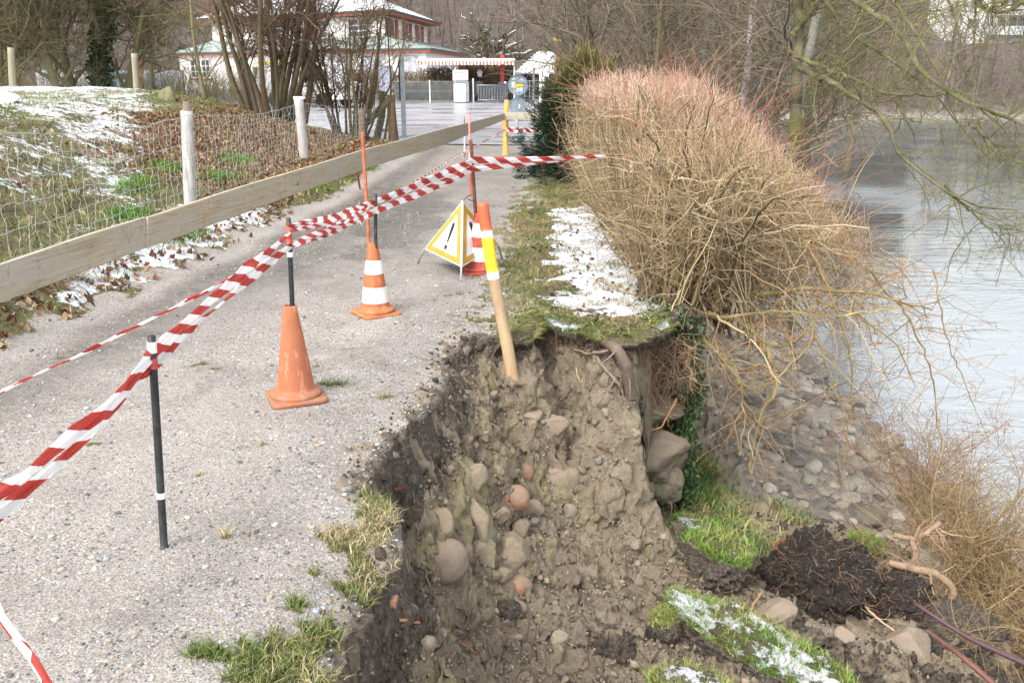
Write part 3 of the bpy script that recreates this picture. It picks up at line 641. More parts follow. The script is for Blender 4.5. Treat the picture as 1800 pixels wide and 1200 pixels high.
# ------------------------------------------------------------ leaning wooden pole
def wood(name, a, b_, grain=(18, 18, 1.6), rough=.7, dirt=None, knots=True):
    m = N(name); o = m.obj(); v = m.scaled(o, grain); n = m.noise(1.4, 6, .62, vec=v, dist=.8)
    c = m.ramp(n, [(.3, a), (.7, b_)])
    if knots:
        k = m.vor(3.2, vec=m.scaled(o, (.8, .8, .8)), out='Distance'); c = m.mix(m.map(k, .10, .05, 0, .6), c, tuple(np.array(a) * .45))
    if dirt: c = m.mix(m.map(m.noise(2.2, 6, .7, vec=o), .5, .66, 0, .8), c, dirt)
    return m.fin(c, rough, m.bump(n, .35, .006), Specular_IOR_Level=.3)
M_pine = wood('peeled_pine', (.34, .22, .12), (.52, .37, .22), dirt=(.30, .22, .15))
a = hit(905, 668); a[2] -= .10; b = W(847, 357, 5.5)
t = empty('wooden_pole', a, 'leaning peeled wooden pole with red, white and yellow painted top, stuck in the collapsed edge', 'pole')
M_yel = plain('yellow_paint', (.75, .58, .02), .45, .08, 8, .1, dirt=(.62, .45, .05))
M_or4 = plain('orange_red_paint', (.55, .115, .045), .5, .12, 8, .15, dirt=(.42, .08, .05))
def seg(u0, u1, nm, mat, e=0):
    r0 = .040; p = [lerp3(a, b, q) + np.array([.006 * math.sin(q * 7), 0, 0]) for q in np.linspace(u0, u1, 9)]; tubeobj(nm, p, np.array([r0 - .006 * q + e for q in np.linspace(u0, u1, 9)]), mat, t, 20)
seg(0, 1, 'shaft', M_pine); seg(.617, .652, 'white_ring', M_refl, .0015); seg(.652, .829, 'yellow_band', M_yel, .0012); seg(.829, .862, 'white_ring', M_refl, .0015); seg(.862, 1.003, 'red_top', M_or4, .0012)
# ------------------------------------------------------------ plank barrier with far post
def plank_mat():
    m = N('weathered_plank'); o = m.obj(); n = m.noise(1.0, 5, .6, vec=m.scaled(o, (2.2, 2.2, 75)), dist=1.2); b2 = m.noise(1.4, 5, .6, vec=m.scaled(o, (1, 1, 3)))
    c = m.ramp(n, [(.28, (.25, .20, .13)), (.5, (.42, .36, .26)), (.75, (.52, .46, .35))])
    c = m.mix(m.map(b2, .40, .62, 0, .6), c, (.40, .385, .35)); c = m.mix(m.map(m.noise(.9, 4, .6, vec=o), .60, .66, 0, .5), c, (.46, .25, .10))
    k = m.vor(2.6, vec=m.scaled(o, (1.2, 1.2, 1.6)), out='Distance'); c = m.mix(m.map(k, .085, .04, 0, .8), c, (.13, .075, .035))
    cr = m.noise(3.0, 3, .5, vec=m.scaled(o, (3.2, 3.2, .9)), dist=.4); c = m.mix(m.map(m.math('ABSOLUTE', m.math('SUBTRACT', cr, .5)), .006, .0, 0, .6), c, (.12, .09, .06))
    return m.fin(c, .82, m.bump(n, .5, .004), Specular_IOR_Level=.3)
M_plank = plank_mat()
def plank_barrier():
    base = G(888, 272); base[2] = hz(base[0], base[1])
    t = empty('plank_barrier', base, 'long weathered board rail crossing the path in front of the wire fence to the yew', 'barrier')
    n0 = np.array([-2.76, 4.8]); n1 = np.array([-.16, 18.25])
    dirv = (n1 - n0)
    def onl(px, py):   # point on the vertical plane of the rail
        d = ray(px, py); A_ = np.array([[d[0], -dirv[0]], [d[1], -dirv[1]]]); s_, u = np.linalg.solve(A_, n0 - 0); return np.array([0, 0, CH]) + d * s_
    tops = [(-260, 543), (0, 461), (250, 381), (480, 309), (640, 262), (780, 226), (885, 199)]; bots = [(-260, 622), (0, 530), (250, 436), (480, 353), (640, 296), (780, 254), (885, 211)]
    P = [onl(*q) for q in tops]; Q = [onl(*q) for q in bots]
    P.append(W(972, 194, 18.1)); Q.append(W(972, 207, 18.1)); P.append(W(1030, 192, 18.0)); Q.append(W(1030, 205, 18.0))
    nn = np.array([dirv[1], -dirv[0], 0]) / np.linalg.norm(dirv) * .028
    groups = [(0, 2), (2, 4), (4, 6), (6, 8)]
    for gi, (i0, i1) in enumerate(groups):
        bm = bmesh.new(); K = 22; off = nn if gi < 3 else np.array([0, -.028, 0]); uu = np.linspace(i0, i1, K); rows = []
        for u in uu:
            k = min(int(u), len(P) - 2); f = u - k; tp = lerp3(P[k], P[k + 1], f); bt = lerp3(Q[k], Q[k + 1], f)
            wv = .004 * math.sin(u * 5 + gi); tp = tp + [0, 0, wv]; bt = bt + [0, 0, -wv * .6]
            s_ = off * (.55 if gi % 2 else 0)
            rows.append([bm.verts.new(v) for v in (tp + s_, tp + off + s_, bt + off + s_, bt + s_)])
        for r0, r1 in zip(rows, rows[1:]):
            for j in range(4): bm.faces.new((r0[j], r0[(j + 1) % 4], r1[(j + 1) % 4], r1[j]))
        bm.faces.new(rows[0][::-1]); bm.faces.new(rows[-1]); bmesh.ops.recalc_face_normals(bm, faces=bm.faces)
        bevel(bmobj('board', bm, M_plank, t, smooth=False), .004)
    Y = base[1] - .08
    tubeobj('post', [np.array([base[0], Y, base[2] - .1]), W(889, 210, Y), W(891, 176, Y)], [.06, .055, .052], wood('ochre_post', (.42, .24, .06), (.62, .40, .12), (14, 14, 2)), t, 14)
plank_barrier()

# ------------------------------------------------------------ wire fence
def wire_fence():
    M_fp = wood('grey_white_post', (.30, .28, .26), (.60, .58, .56), (16, 16, 2), .75, (.50, .45, .36)); M_dk = wood('old_dark_post', (.14, .10, .07), (.26, .21, .16), (16, 16, 2), .85)
    M_br = wood('brown_post', (.26, .15, .07), (.42, .27, .13), (16, 16, 2), .75); M_capm = plain('white_cap', (.74, .75, .76), .5)
    t = empty('wire_fence', (-3.55, 10, hz(-3.55, 10)), 'sagging wire mesh fence on white grey posts along the foot of the snowy mound', 'fence')
    posts = [((-170, 520), (-178, 215), 5.1, M_fp, .055), ((333, 372), (328, 195), 9.9, M_fp, .062), ((537, 300), (525, 175), 15.0, M_fp, .075), ((637, 275), (636, 192), 19.6, M_dk, .07), ((690, 256), (685, 167), 21.7, M_br, .085)]
    tops = []
    for k, (b_, tp, Y, mt, r) in enumerate(posts):
        T_ = W(tp[0], tp[1], Y); B_ = W(b_[0], b_[1], Y); B_[2] = hz(B_[0], B_[1]) - .15; K = 10
        pp = np.array([lerp3(B_, T_, q) for q in np.linspace(0, 1, K)]); rr = r * (1 + .03 * np.sin(np.arange(K) * 2.1 + k))
        po = tubeobj('post', pp, rr, mt, t, 10)
        if k in (2, 4): tubeobj('post_cap', [T_, T_ + [0, 0, .045]], r * 1.12, M_capm, po, 12)
        if k == 1: tubeobj('dark_top', [T_ - [0, 0, .02], T_ + [0, .02, .09]], [r * .9, r * .6], M_dk, po, 8)
        tops.append((T_, B_))
    tt = Tubes(); rg = np.random.default_rng(5)
    for k in range(4):
        (T0, B0), (T1, B1) = tops[k], tops[k + 1]; L = np.linalg.norm(T1 - T0); n = int(L / .15); m = 7
        u = np.linspace(0, 1, n + 1)
        up = np.linspace(0, 1, m) ** .85
        Gd = np.zeros((n + 1, m, 3))
        for i, uu in enumerate(u):
            gz = hz(*(lerp3(B0, B1, uu)[:2])) + .07; tz = lerp3(T0, T1, uu)
            sag = .10 * math.sin(math.pi * uu) if k < 2 else .03
            for j, q in enumerate(up):
                Gd[i, j] = [tz[0], tz[1], gz + (tz[2] - .03 - sag - gz) * q]
        Gd += rg.normal(size=Gd.shape) * [.008, .008, .006]; Gd[:, :, 0] += .05 + .03 * np.sin(u * 9)[:, None]
        def fine(P, kink):
            a_, b2 = P[:-1], P[1:]; out = []
            for q in (0, .35, .65):
                out.append(a_ * (1 - q) + b2 * q + (rg.normal(size=a_.shape) * kink if q else 0))
            P2 = np.stack(out, 1).reshape(-1, 3); return np.vstack([P2, P[-1:]])
        for j in range(m): tt.add(fine(Gd[:, j], .006)[None], (.0021 if j < m - 1 else .0032), (1, 1, 1), 4)
        for i in range(n + 1): tt.add(fine(Gd[i], .008)[None], .0019, (1, 1, 1), 4)
    link('wire_mesh', tt.mesh('wire_mesh'), M_wire, t)
wire_fence()
# ------------------------------------------------------------ lumps: stones, clods
def ico(n):
    bm = bmesh.new(); bmesh.ops.create_icosphere(bm, subdivisions=n, radius=1); V = np.array([v.co[:] for v in bm.verts]); Fq = np.array([[v.index for v in f.verts] for f in bm.faces]); bm.free(); return V, Fq
ICO = {k: ico(k) for k in (2, 3, 4, 5, 6)}
def lumpmesh(name, size, sub=4, amp=.18, freq=1.6, seed=0, ang=0, fine=.0, sheared=None, extra=None, o=3):
    V, Fq = ICO[sub]; d = V.copy()
    if ang:
        r = np.random.default_rng(seed + 99); P = unit(r.normal(size=(ang, 3))); hgt = r.uniform(.62, .9, ang)
        dd = d @ P.T; s_ = np.min(np.where(dd > .05, hgt / np.maximum(dd, .05), 9), 1); d = d * np.minimum(s_, 1.15)[:, None]
    n = fbm(V[:, 0] + seed * 7.3, V[:, 1], V[:, 2], f=freq, o=o, s=seed)
    d = d * (1 + amp * n)[:, None]
    if fine: d = d * (1 + fine * fbm(V[:, 0] + seed, V[:, 1], V[:, 2], f=9, o=3, s=seed + 5))[:, None]
    return npmesh(name, d * np.asarray(size), Fq, extra=extra(V) if extra else None)
def rockmat(name, a, b, dust=(.27, .21, .155), dustamt=.6, up=True, yel=None):
    m = N(name); o = m.obj(); n = m.noise(5, 6, .65); c = m.ramp(n, [(.3, a), (.7, b)])
    if yel: c = m.mix(m.map(m.noise(9, 5, .7), .48, .58), c, yel)
    nz = m.n('ShaderNodeSeparateXYZ'); m.l(m.n('ShaderNodeNewGeometry').outputs['Normal'], nz.inputs[0])
    f = m.math('MULTIPLY', m.map(m.math('ADD', m.noise(7, 6, .7), m.math('MULTIPLY', nz.outputs[2], .15)), .46, .56), dustamt)
    c = m.mix(f, c, dust)
    return m.fin(c, .8, m.bump(m.noise(40, 6, .7), .5, .01), Specular_IOR_Level=.3)
M_st_or = rockmat('orange_brown_stone', (.34, .16, .09), (.44, .24, .15), (.25, .19, .135), dustamt=.8)
M_st_gr = rockmat('green_grey_stone', (.16, .15, .12), (.29, .27, .22), (.26, .20, .135), .85, yel=(.31, .26, .14))
M_st_bl = rockmat('brown_block_stone', (.20, .155, .115), (.33, .265, .20), (.25, .195, .14), dustamt=.85)
M_st_pl = rockmat('pale_block_stone', (.18, .15, .12), (.29, .245, .195), (.24, .19, .14), .85)
M_st_rv = rockmat('river_stone', (.20, .185, .155), (.34, .32, .275), (.33, .285, .22), .55)
def stone(px, py, rx, ry, mat, label, ang=0, seed=1, depth=.7, name='stone', sink=.35, rot=0, group='stones in the collapsed bank'):
    if ang and sink == .35: sink = .62
    p = hit(px, py); dd = (p[1] * CP - (p[2] - CH) * SP); s = dd / F
    me = lumpmesh(name, (rx * s, max(rx, ry) * s * depth, ry * s), 5, .10 if not ang else .10, 1.4, seed, ang, .02 if not ang else .05)
    o = link(name, me, mat); d = ray(px, py); d = d / np.linalg.norm(d); q = p + d * (ry * s * sink) * .6
    o.location = tuple(q); o.rotation_euler = (R(rng.uniform(-12, 12)), R(rot), R(rng.uniform(-15, 15))); return tag(o, label, 'stone', group)
stone(920, 832, 18, 20, M_st_or, 'small smooth orange stone, upper one in the middle of the collapsed bank', 0, 1, rot=20)
stone(905, 876, 28, 26, M_st_or, 'larger smooth orange stone just below the small upper one', 0, 2)
stone(903, 1030, 33, 22, M_st_or, 'orange stone low in the pit beside the bright brown block', 0, 3)
stone(782, 986, 42, 42, M_st_bl, 'round grey brown boulder in the lower left wall of the pit', 0, 4)
stone(688, 1058, 14, 16, M_st_or, 'reddish stone in the dark soil at the lower left edge of the pit', 5, 5)
stone(822, 842, 32, 38, M_st_gr, 'angular green grey stone high on the left side of the pit', 9, 6)
stone(838, 925, 34, 48, M_st_gr, 'yellowish grey cracked stone above the round boulder', 9, 7)
stone(845, 975, 28, 36, M_st_gr, 'yellow stained stone right beside the round boulder', 8, 8)
stone(897, 968, 44, 48, M_st_bl, 'bright brown square block above the low orange stone', 10, 9)
stone(990, 838, 36, 38, M_st_bl, 'angular brown block on the right of the two orange stones', 9, 10)
stone(968, 748, 30, 26, M_st_bl, 'brown block high in the collapsed bank below the pole', 9, 11)
stone(770, 920, 26, 30, M_st_gr, 'broad yellowish stone at the left wall of the pit', 8, 12)
stone(935, 730, 18, 14, M_st_pl, 'small pale block below the foot of the wooden pole', 8, 13)
stone(880, 905, 18, 16, M_st_bl, 'brown lump under the larger orange stone', 8, 14)
stone(1000, 898, 14, 13, M_st_pl, 'small pale stone right of the brown block in scree', 8, 15)
stone(935, 900, 20, 22, M_st_bl, 'brown block right beneath the pair of orange stones', 9, 16)
stone(1362, 1090, 44, 38, M_st_pl, 'flat faced pale angular block below the dark root ball', 12, 17, sink=.5)
stone(1708, 1082, 24, 18, M_st_or, 'rounded orange stone on the rubble at the lower right', 0, 18, sink=.4)
stone(1735, 1150, 36, 36, M_st_pl, 'pointed pale brown stone at the right edge of the rubble', 11, 19, sink=.5)
stone(1590, 1150, 54, 48, M_st_pl, 'large pale rubble block at the bottom right', 8, 20, sink=.3)
stone(1490, 1130, 34, 30, M_st_bl, 'brown earth covered block between the snowy sod and the rubble', 8, 21)
stone(1290, 900, 22, 20, M_st_pl, 'grey stone among the green grass below the ivy wall', 8, 22, group='stones on the river bank')
stone(1340, 905, 18, 22, M_st_bl, 'brown stone beside the bright green grass clump', 8, 23, group='stones on the river bank')
# clumps of dark and brown soil broken from the edge
def clods():
    V0, F0 = ICO[2]; Vs, Fs, Cs, n = [], [], [], 0; r = np.random.default_rng(21)
    def pick(n, x0, x1, y0, y1, pw, f):
        X, Y, Z, D = [], [], [], []
        while sum(map(len, X)) < n:
            x = r.uniform(x0, x1, n * 2); y = y0 + (y1 - y0) * r.random(n * 2) ** pw; z, d, dl, gr, wb, onp, wl = terrain(x, y, True); k = f(x, y, d, dl, wb)
            X.append(x[k]); Y.append(y[k]); Z.append(z[k]); D.append(d[k])
        return [np.concatenate(q)[:n] for q in (X, Y, Z, D)]
    X, Y, Z, D = pick(21000, -1.0, 2.9, 2.0, 6.4, 1, lambda x, y, d, dl, wb: (d > -.14) & (wb < .6) & (r.random(len(x)) < np.where(d < 0, .45, 1)))
    fb = fbm(X, Y, f=2.2, o=3, s=81)
    for x, y, z, d, q in zip(X, Y, Z, D, fb):
        s = r.uniform(.0025, .009) if r.random() < .972 else r.uniform(.010, .030)
        ax = r.uniform(.6, 1.3, 3) * s; M = np.array(Matrix.Rotation(r.uniform(0, 6), 3, Vector(unit(r.normal(size=3)))))
        v = (V0 * ax * (1 + .22 * r.normal(size=(len(V0), 1)))) @ M.T + [x, y, z + s * .25]
        dark = (d < .06) or (x > 1.3) or (y < 5 and x > 0 and q > .2)
        c = np.array([.075, .06, .046]) if dark else np.array([.29, .235, .17]); c = c * r.uniform(.7, 1.25)
        if s > .010: s_ = 1
        if r.random() < (.25 if d < .05 else .07): c = np.array([.33, .31, .27]) * r.uniform(.6, 1.0); 
        Vs.append(v); Fs.append(F0 + n); Cs.append(np.broadcast_to(c, v.shape)); n += len(v)
    X, Y, Z, D = pick(70, -.7, 1.3, 3.2, 6.0, 1, lambda x, y, d, dl, wb: (d > .03) & (wb < .6) & (d < .9))
    V5, F5 = ICO[3]
    for x, y, z, d in zip(X, Y, Z, D):
        s = .02 + .045 * r.random() ** 2; ax = r.uniform(.6, 1.2, 3) * s; M = np.array(Matrix.Rotation(r.uniform(0, 6), 3, Vector(unit(r.normal(size=3)))))
        Pn = unit(r.normal(size=(9, 3))); dd = V5 @ Pn.T; sc_ = np.min(np.where(dd > .05, .72 / np.maximum(dd, .05), 9), 1)
        v = (V5 * np.minimum(sc_, 1.1)[:, None] * ax * (1 + .05 * r.normal(size=(len(V5), 1)))) @ M.T + [x, y, z - s * .1]
        c = (np.array([.10, .082, .066]) if d < .07 else np.array([(.26, .20, .14), (.22, .17, .12), (.30, .25, .18), (.27, .22, .15)][r.integers(4)])) * r.uniform(.8, 1.15)
        Vs.append(v); Fs.append(F5 + n); Cs.append(np.broadcast_to(c, v.shape)); n += len(v)
    tag(link('soil_crumbs', npmesh('soil_crumbs', np.vstack(Vs), np.vstack(Fs), np.vstack(Cs)), mat_vcol('crumb_soil', .95, 0, 90, .5, .003)), 'loose crumbs of brown and dark soil scattered over the collapsed bank', 'soil', None, 'stuff')
    Vs, Fs, Cs, n = [], [], [], 0
    X, Y, Z, D = pick(9000, -3, .2, 1.4, 11, 1.6, lambda x, y, d, dl, wb: (d < -.02) & (dl < 0) & (r.random(len(x)) < .3 + np.exp(d / .3)))
    for x, y, zz, d in zip(X, Y, Z, D):
        z = [zz]; s = r.uniform(.003, .0065) if r.random() < .93 else r.uniform(.007, .013)
        ax = r.uniform(.6, 1.3, 3) * s * [1, 1, .6]; M = np.array(Matrix.Rotation(r.uniform(0, 6), 3, 'Z'))
        v = (V0 * ax * (1 + .12 * r.normal(size=(len(V0), 1)))) @ M.T + [x, y, z[0] + s * .2]
        c = np.array([(.42, .39, .35), (.24, .23, .22), (.55, .53, .50), (.12, .12, .125), (.40, .31, .21), (.28, .31, .35)][r.integers(6)]) * r.uniform(.8, 1.15)
        Vs.append(v); Fs.append(F0 + n); Cs.append(np.broadcast_to(c, v.shape)); n += len(v)
    tag(link('loose_pebbles', npmesh('loose_pebbles', np.vstack(Vs), np.vstack(Fs), np.vstack(Cs)), mat_vcol('pebble', .75, 0, 120, .2, .001)), 'loose pebbles and grit scattered over the gravel path', 'gravel', None, 'stuff')
clods()
# river bank stones
def river_stones():
    r = np.random.default_rng(31); protos = [lumpmesh('river_stone', (1, .78, .5), 3, .14, 1.2, 40 + i, (0, 8, 0, 10, 6)[i % 5], .02) for i in range(10)]
    for m_ in protos: m_.materials.append(M_st_rv)
    words = ['grey', 'pale', 'brown', 'dark']; n = 0; pts = []
    big = [(1555, 778, 27, 'large smooth grey boulder at the water edge'), (1462, 598, 45, 'flat pale slab lying on the bank below the hedge twigs'), (1395, 575, 28, 'dark angular boulder beside the flat slab'), (1430, 640, 22, 'brown boulder below the flat slab'), (1510, 640, 26, 'dark wet boulder nearest the river above the smooth one'), (1500, 820, 26, 'broad tilted grey stone below the smooth boulder'), (1535, 950, 24, 'pale grey boulder behind the dark root ball'), (1560, 850, 22, 'long sloping stone at the waterline'), (1480, 890, 20, 'wedge shaped grey stone in the cobbles'), (1540, 700, 24, 'wet stone half under the shallow water')]
    for i, (px, py, rr, lab) in enumerate(big):
        p = hit(px, py); s = (p[1] * CP - (p[2] - CH) * SP) / F * rr; o = bpy.data.objects.new('boulder', protos[i].copy() if False else protos[i]); C.objects.link(o)
        o.location = tuple(p + [0, 0, s * .1]); o.scale = (s, s, s); o.rotation_euler = (r.uniform(-.3, .3), r.uniform(-.2, .4), r.uniform(-1, 1)); tag(o, lab, 'boulder', 'boulders on the river bank'); pts.append((p[0], p[1], s))
    V0, F0 = ICO[2]; Vs, Fs, Cs, nn = [], [], [], 0; tries = 0
    D_ = r.uniform(.8, 4.6, 40000); YY = 5.6 + 20 * r.random(40000) ** 1.5; XX = 1.2 + D_ + np.maximum(0, YY - 13) * .06; ZZ = terrain(XX, YY)
    while n < 3000 and tries < 39990:
        tries += 1; d_ = D_[tries]; y = YY[tries]; x = XX[tries]; z = ZZ[tries]
        if z < -2.9 or (y < 6.8 and x < 3.0): continue
        s = .026 + (.07 + .13 * (d_ > 1.5) * r.random()) * r.random() ** 2.2
        if r.random() < .45 * (d_ < 2) * (vn(np.array([x * 1.3]), np.array([y * 1.3]), s=8)[0] > .45): continue
        if any((x - a) ** 2 + (y - b_) ** 2 < ((s + c) * .8) ** 2 for a, b_, c in pts[-400:]): continue
        pts.append((x, y, s)); n += 1
        ax = r.uniform(.65, 1.2, 3) * s * [1, .9, .5]; M = np.array(Matrix.Rotation(r.uniform(0, 6), 3, 'Z')) @ np.array(Matrix.Rotation(r.uniform(-.3, .5), 3, 'Y'))
        Vq, Fq = (ICO[3] if s > .05 else ICO[2])
        P = unit(r.normal(size=(6, 3))); dd = Vq @ P.T; sc_ = np.min(np.where(dd > .05, .78 / np.maximum(dd, .05), 9), 1)
        v = (Vq * np.minimum(sc_, 1.1)[:, None] * ax) @ M.T + [x, y, z + s * .08]
        c = np.array([(.34, .305, .255), (.40, .36, .305), (.18, .165, .145), (.36, .315, .25), (.45, .41, .35)][r.integers(5)]) * r.uniform(.85, 1.15)
        if z < -2.5: c = c * .6
        Vs.append(v); Fs.append(Fq + nn); Cs.append(np.broadcast_to(c, v.shape)); nn += len(v)
    tag(link('cobbles', npmesh('cobbles', np.vstack(Vs), np.vstack(Fs), np.vstack(Cs)), mat_vcol('cobble_stone', .8, 0, 18, .35, .004)), 'grey brown cobbles and silt covering the river bank', 'cobbles', None, 'stuff')
river_stones()
# earth clods with sod
def clod(px, py, rx, ry, rz_, label, snow=0.0, grass=1.0, tilt=(0, 0, 0), seed=1, name='earth_clod', sub=6, dz=0.0, top=.35, amp=.22):
    p = hit(px, py); dd = p[1] * CP - (p[2] - CH) * SP; s = dd / F
    def ex(V):
        n = fbm(V[:, 0] + seed, V[:, 1], V[:, 2], f=4, o=3, s=seed); g = S((V[:, 2] + n * .22 - top) / .12); o1 = np.ones(len(V)); z0 = o1 * 0
        return {'ma': np.stack([g * grass, z0, g * snow, z0], 1), 'mb': np.stack([1 - g, o1, z0, z0], 1), 'mc': np.stack([z0, z0, z0, o1], 1)}
    me = lumpmesh(name, (rx * s, ry * s, rz_ * s), sub, amp * 1.4, 1.7, seed, 0, .26, extra=ex, o=6); o = link(name, me, M_ground)
    o.location = (p[0], p[1], p[2] + dz); o.rotation_euler = tuple(R(a) for a in tilt); tag(o, label, 'earth clod', 'broken off clods of earth'); return o, s
cl = []
m_ = N('peaty_soil'); n_ = m_.noise(40, 7, .75); c_ = m_.ramp(n_, [(.3, (.012, .009, .008)), (.55, (.045, .033, .026)), (.75, (.10, .078, .062))]); c_ = m_.mix(m_.map(m_.sep(m_.vor(95))[0], .95, .97, 0, .7), c_, (.22, .18, .14))
M_peat = m_.fin(c_, .95, m_.bump(m_.noise(30, 8, .8), 1.0, .05))
cl.append(clod(1335, 1160, 180, 50, 52, 'long fallen strip of sod with snow patches on bright grass at the bottom', .52, 1, (0, 15, -27), 3, 'fallen_sod', 6, .03, .15, .30)[0])
cl.append(clod(1215, 1215, 70, 50, 30, 'snowy grass clod cut off by the bottom edge of the picture', .60, 1, (0, 5, 0), 4, 'fallen_sod', 5, .0, .1)[0])
cl.append(clod(1255, 1010, 62, 70, 58, 'dark clod with overhanging grass cap left of the root ball', .34, 1, (-6, 14, 20), 5, 'earth_clod', 6, .06, .45)[0])
cl.append(clod(1442, 1040, 92, 70, 76, 'big dark root ball of peaty soil laced with fine roots', 0, 0, (0, 0, 0), 6, 'root_ball', 6, .09, 2, .30)[0])
cl.append(clod(1575, 1060, 70, 60, 50, 'dark soil mass tangled with pale roots right of the root ball', 0, 0, (0, 0, 10), 7, 'root_ball', 6, .0, 2)[0])
cl.append(clod(1518, 985, 30, 24, 20, 'small grassy tuft of earth on top of the root ball', 0, 1, (0, 20, 0), 8, 'earth_clod', 5, .10, .1)[0])
cl.append(clod(1225, 935, 40, 30, 14, 'low snowy grass hump at the foot of the retaining wall', .60, 1, (0, 25, 0), 9, 'fallen_sod', 5, 0.02, -.1)[0])
for o_ in cl[3:5]: o_.data.materials[0] = M_peat
cl.append(clod(890, 985 + 85, 26, 22, 14, 'small dark lump of topsoil on the floor of the pit', 0, 0, (0, 0, 0), 10, 'earth_clod', 5, 0, 2)[0])
cl.append(clod(1050, 1100, 42, 34, 12, 'flat dark lump of topsoil in the lower middle of the pit', 0, 0, (0, 0, 0), 11, 'earth_clod', 5, 0, 2)[0])
cl.append(clod(1170, 1110, 30, 26, 26, 'dark turf lump left of the long fallen sod', 0, .9, (0, -15, 0), 12, 'earth_clod', 5, .02, .55)[0])
cl.append(clod(1680, 1100, 90, 60, 34, 'broad heap of rubble and earth at the lower right', .0, 0, (0, 8, 0), 13, 'rubble_heap', 6, .0, 2)[0])
# turf lip over the undercut
def turf_lip():
    pts = [G(*p)[:2] for p in [(880, 590), (905, 590), (918, 560), (945, 548), (1000, 566), (1040, 572), (1090, 590), (1140, 572), (1170, 548), (1196, 540)]]
    pts = smoothline(np.array(pts), 180); tg = unit(np.gradient(pts, axis=0)); nm = np.stack([tg[:, 1], -tg[:, 0]], 1)
    K = 26; V = np.zeros((180, K, 3)); Gm = np.zeros((180, K))
    for j in range(K):
        q = j / (K - 1)
        # from turf surface out over the lip, round, back underneath
        if q < .4: o_, z_ = -.16 + q / .4 * .24, .012
        elif q < .62: a = (q - .4) / .22 * math.pi / 2; o_, z_ = .08 + .035 * math.sin(a), .012 - .06 * (1 - math.cos(a))
        else: a = (q - .62) / .38; o_, z_ = .115 - .13 * a, -.048 - .13 * a
        V[:, j, :2] = pts + nm * o_; V[:, j, 2] = z_; Gm[:, j] = S((.56 - q) / .08)
    X, Y, Z = V[..., 0].copy(), V[..., 1].copy(), V[..., 2].copy()
    V += np.stack([fbm(X, Y, Z, f=7, o=5, s=k, g=.6) for k in (201, 203, 205)], -1) * [.11, .12, .05]
    V[:, :, 2] += np.where(np.arange(K)[None] < 8, -.02 * (1 - np.arange(K)[None] / 8), 0)
    idx = np.arange(180 * K).reshape(180, K); Fq = np.stack([idx[:-1, :-1], idx[1:, :-1], idx[1:, 1:], idx[:-1, 1:]], -1).reshape(-1, 4)
    g = Gm.ravel(); z0 = g * 0; sx = (X.ravel() > .2) * S((Y.ravel() - 5.7) / .2)
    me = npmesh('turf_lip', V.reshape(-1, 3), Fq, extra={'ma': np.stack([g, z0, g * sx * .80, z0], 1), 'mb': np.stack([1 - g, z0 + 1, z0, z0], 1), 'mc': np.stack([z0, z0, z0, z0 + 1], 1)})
    tag(link('turf_lip', me, M_ground), 'overhanging edge of turf and dark soil above the undercut bank', 'turf')
    return pts, nm
LIP, LIPN = turf_lip()
# retaining wall
def retaining_wall():
    mw = rockmat('old_wall_concrete', (.12, .095, .07), (.22, .18, .135), (.19, .15, .11), .9, yel=(.20, .205, .12))
    t = empty('retaining_wall', (1.12, 6.1, -1.45), 'broken end of the old retaining wall under the hedge with ivy on its outer side', 'wall')
    def block(cx, cy, cz, sx, sy, sz, seed, nm='wall_block'):
        V, Fq = ICO[5]; d = np.sign(V) * np.abs(V) ** .4; d = d / np.abs(d).max(0)
        d = d * (1 + .22 * fbm(V[:, 0] + seed, V[:, 1], V[:, 2], f=2.0, o=6, s=seed, g=.7)[:, None])
        link(nm, npmesh(nm, d * [sx, sy, sz] + [cx, cy, cz], Fq), mw, t)
    for (px, py, Y, sx, sy, sz, sd_) in ((1128, 728, 5.95, .34, .30, .17, 1), (1145, 812, 5.9, .30, .30, .24, 2), (1110, 850, 5.85, .26, .28, .2, 6), (1170, 862, 5.85, .15, .2, .14, 8), (1120, 775, 5.9, .28, .3, .16, 9)):
        Y += .02; p = W(px - 2, py, Y); me = lumpmesh('wall_block', (sx, sy, sz), 5, .25, 1.6, 300 + sd_, 12, .07, o=5); o = link('wall_block', me, mw, t, False); o.location = (p[0] - 1.12, Y + .2 - 6.1, p[2] + 1.45); o.rotation_euler = (.1 * sd_, .08, .2 * sd_)
    block(1.13, 9.8, -.72, .12, 3.4, .66, 3, 'wall_run')
    return t
retaining_wall()
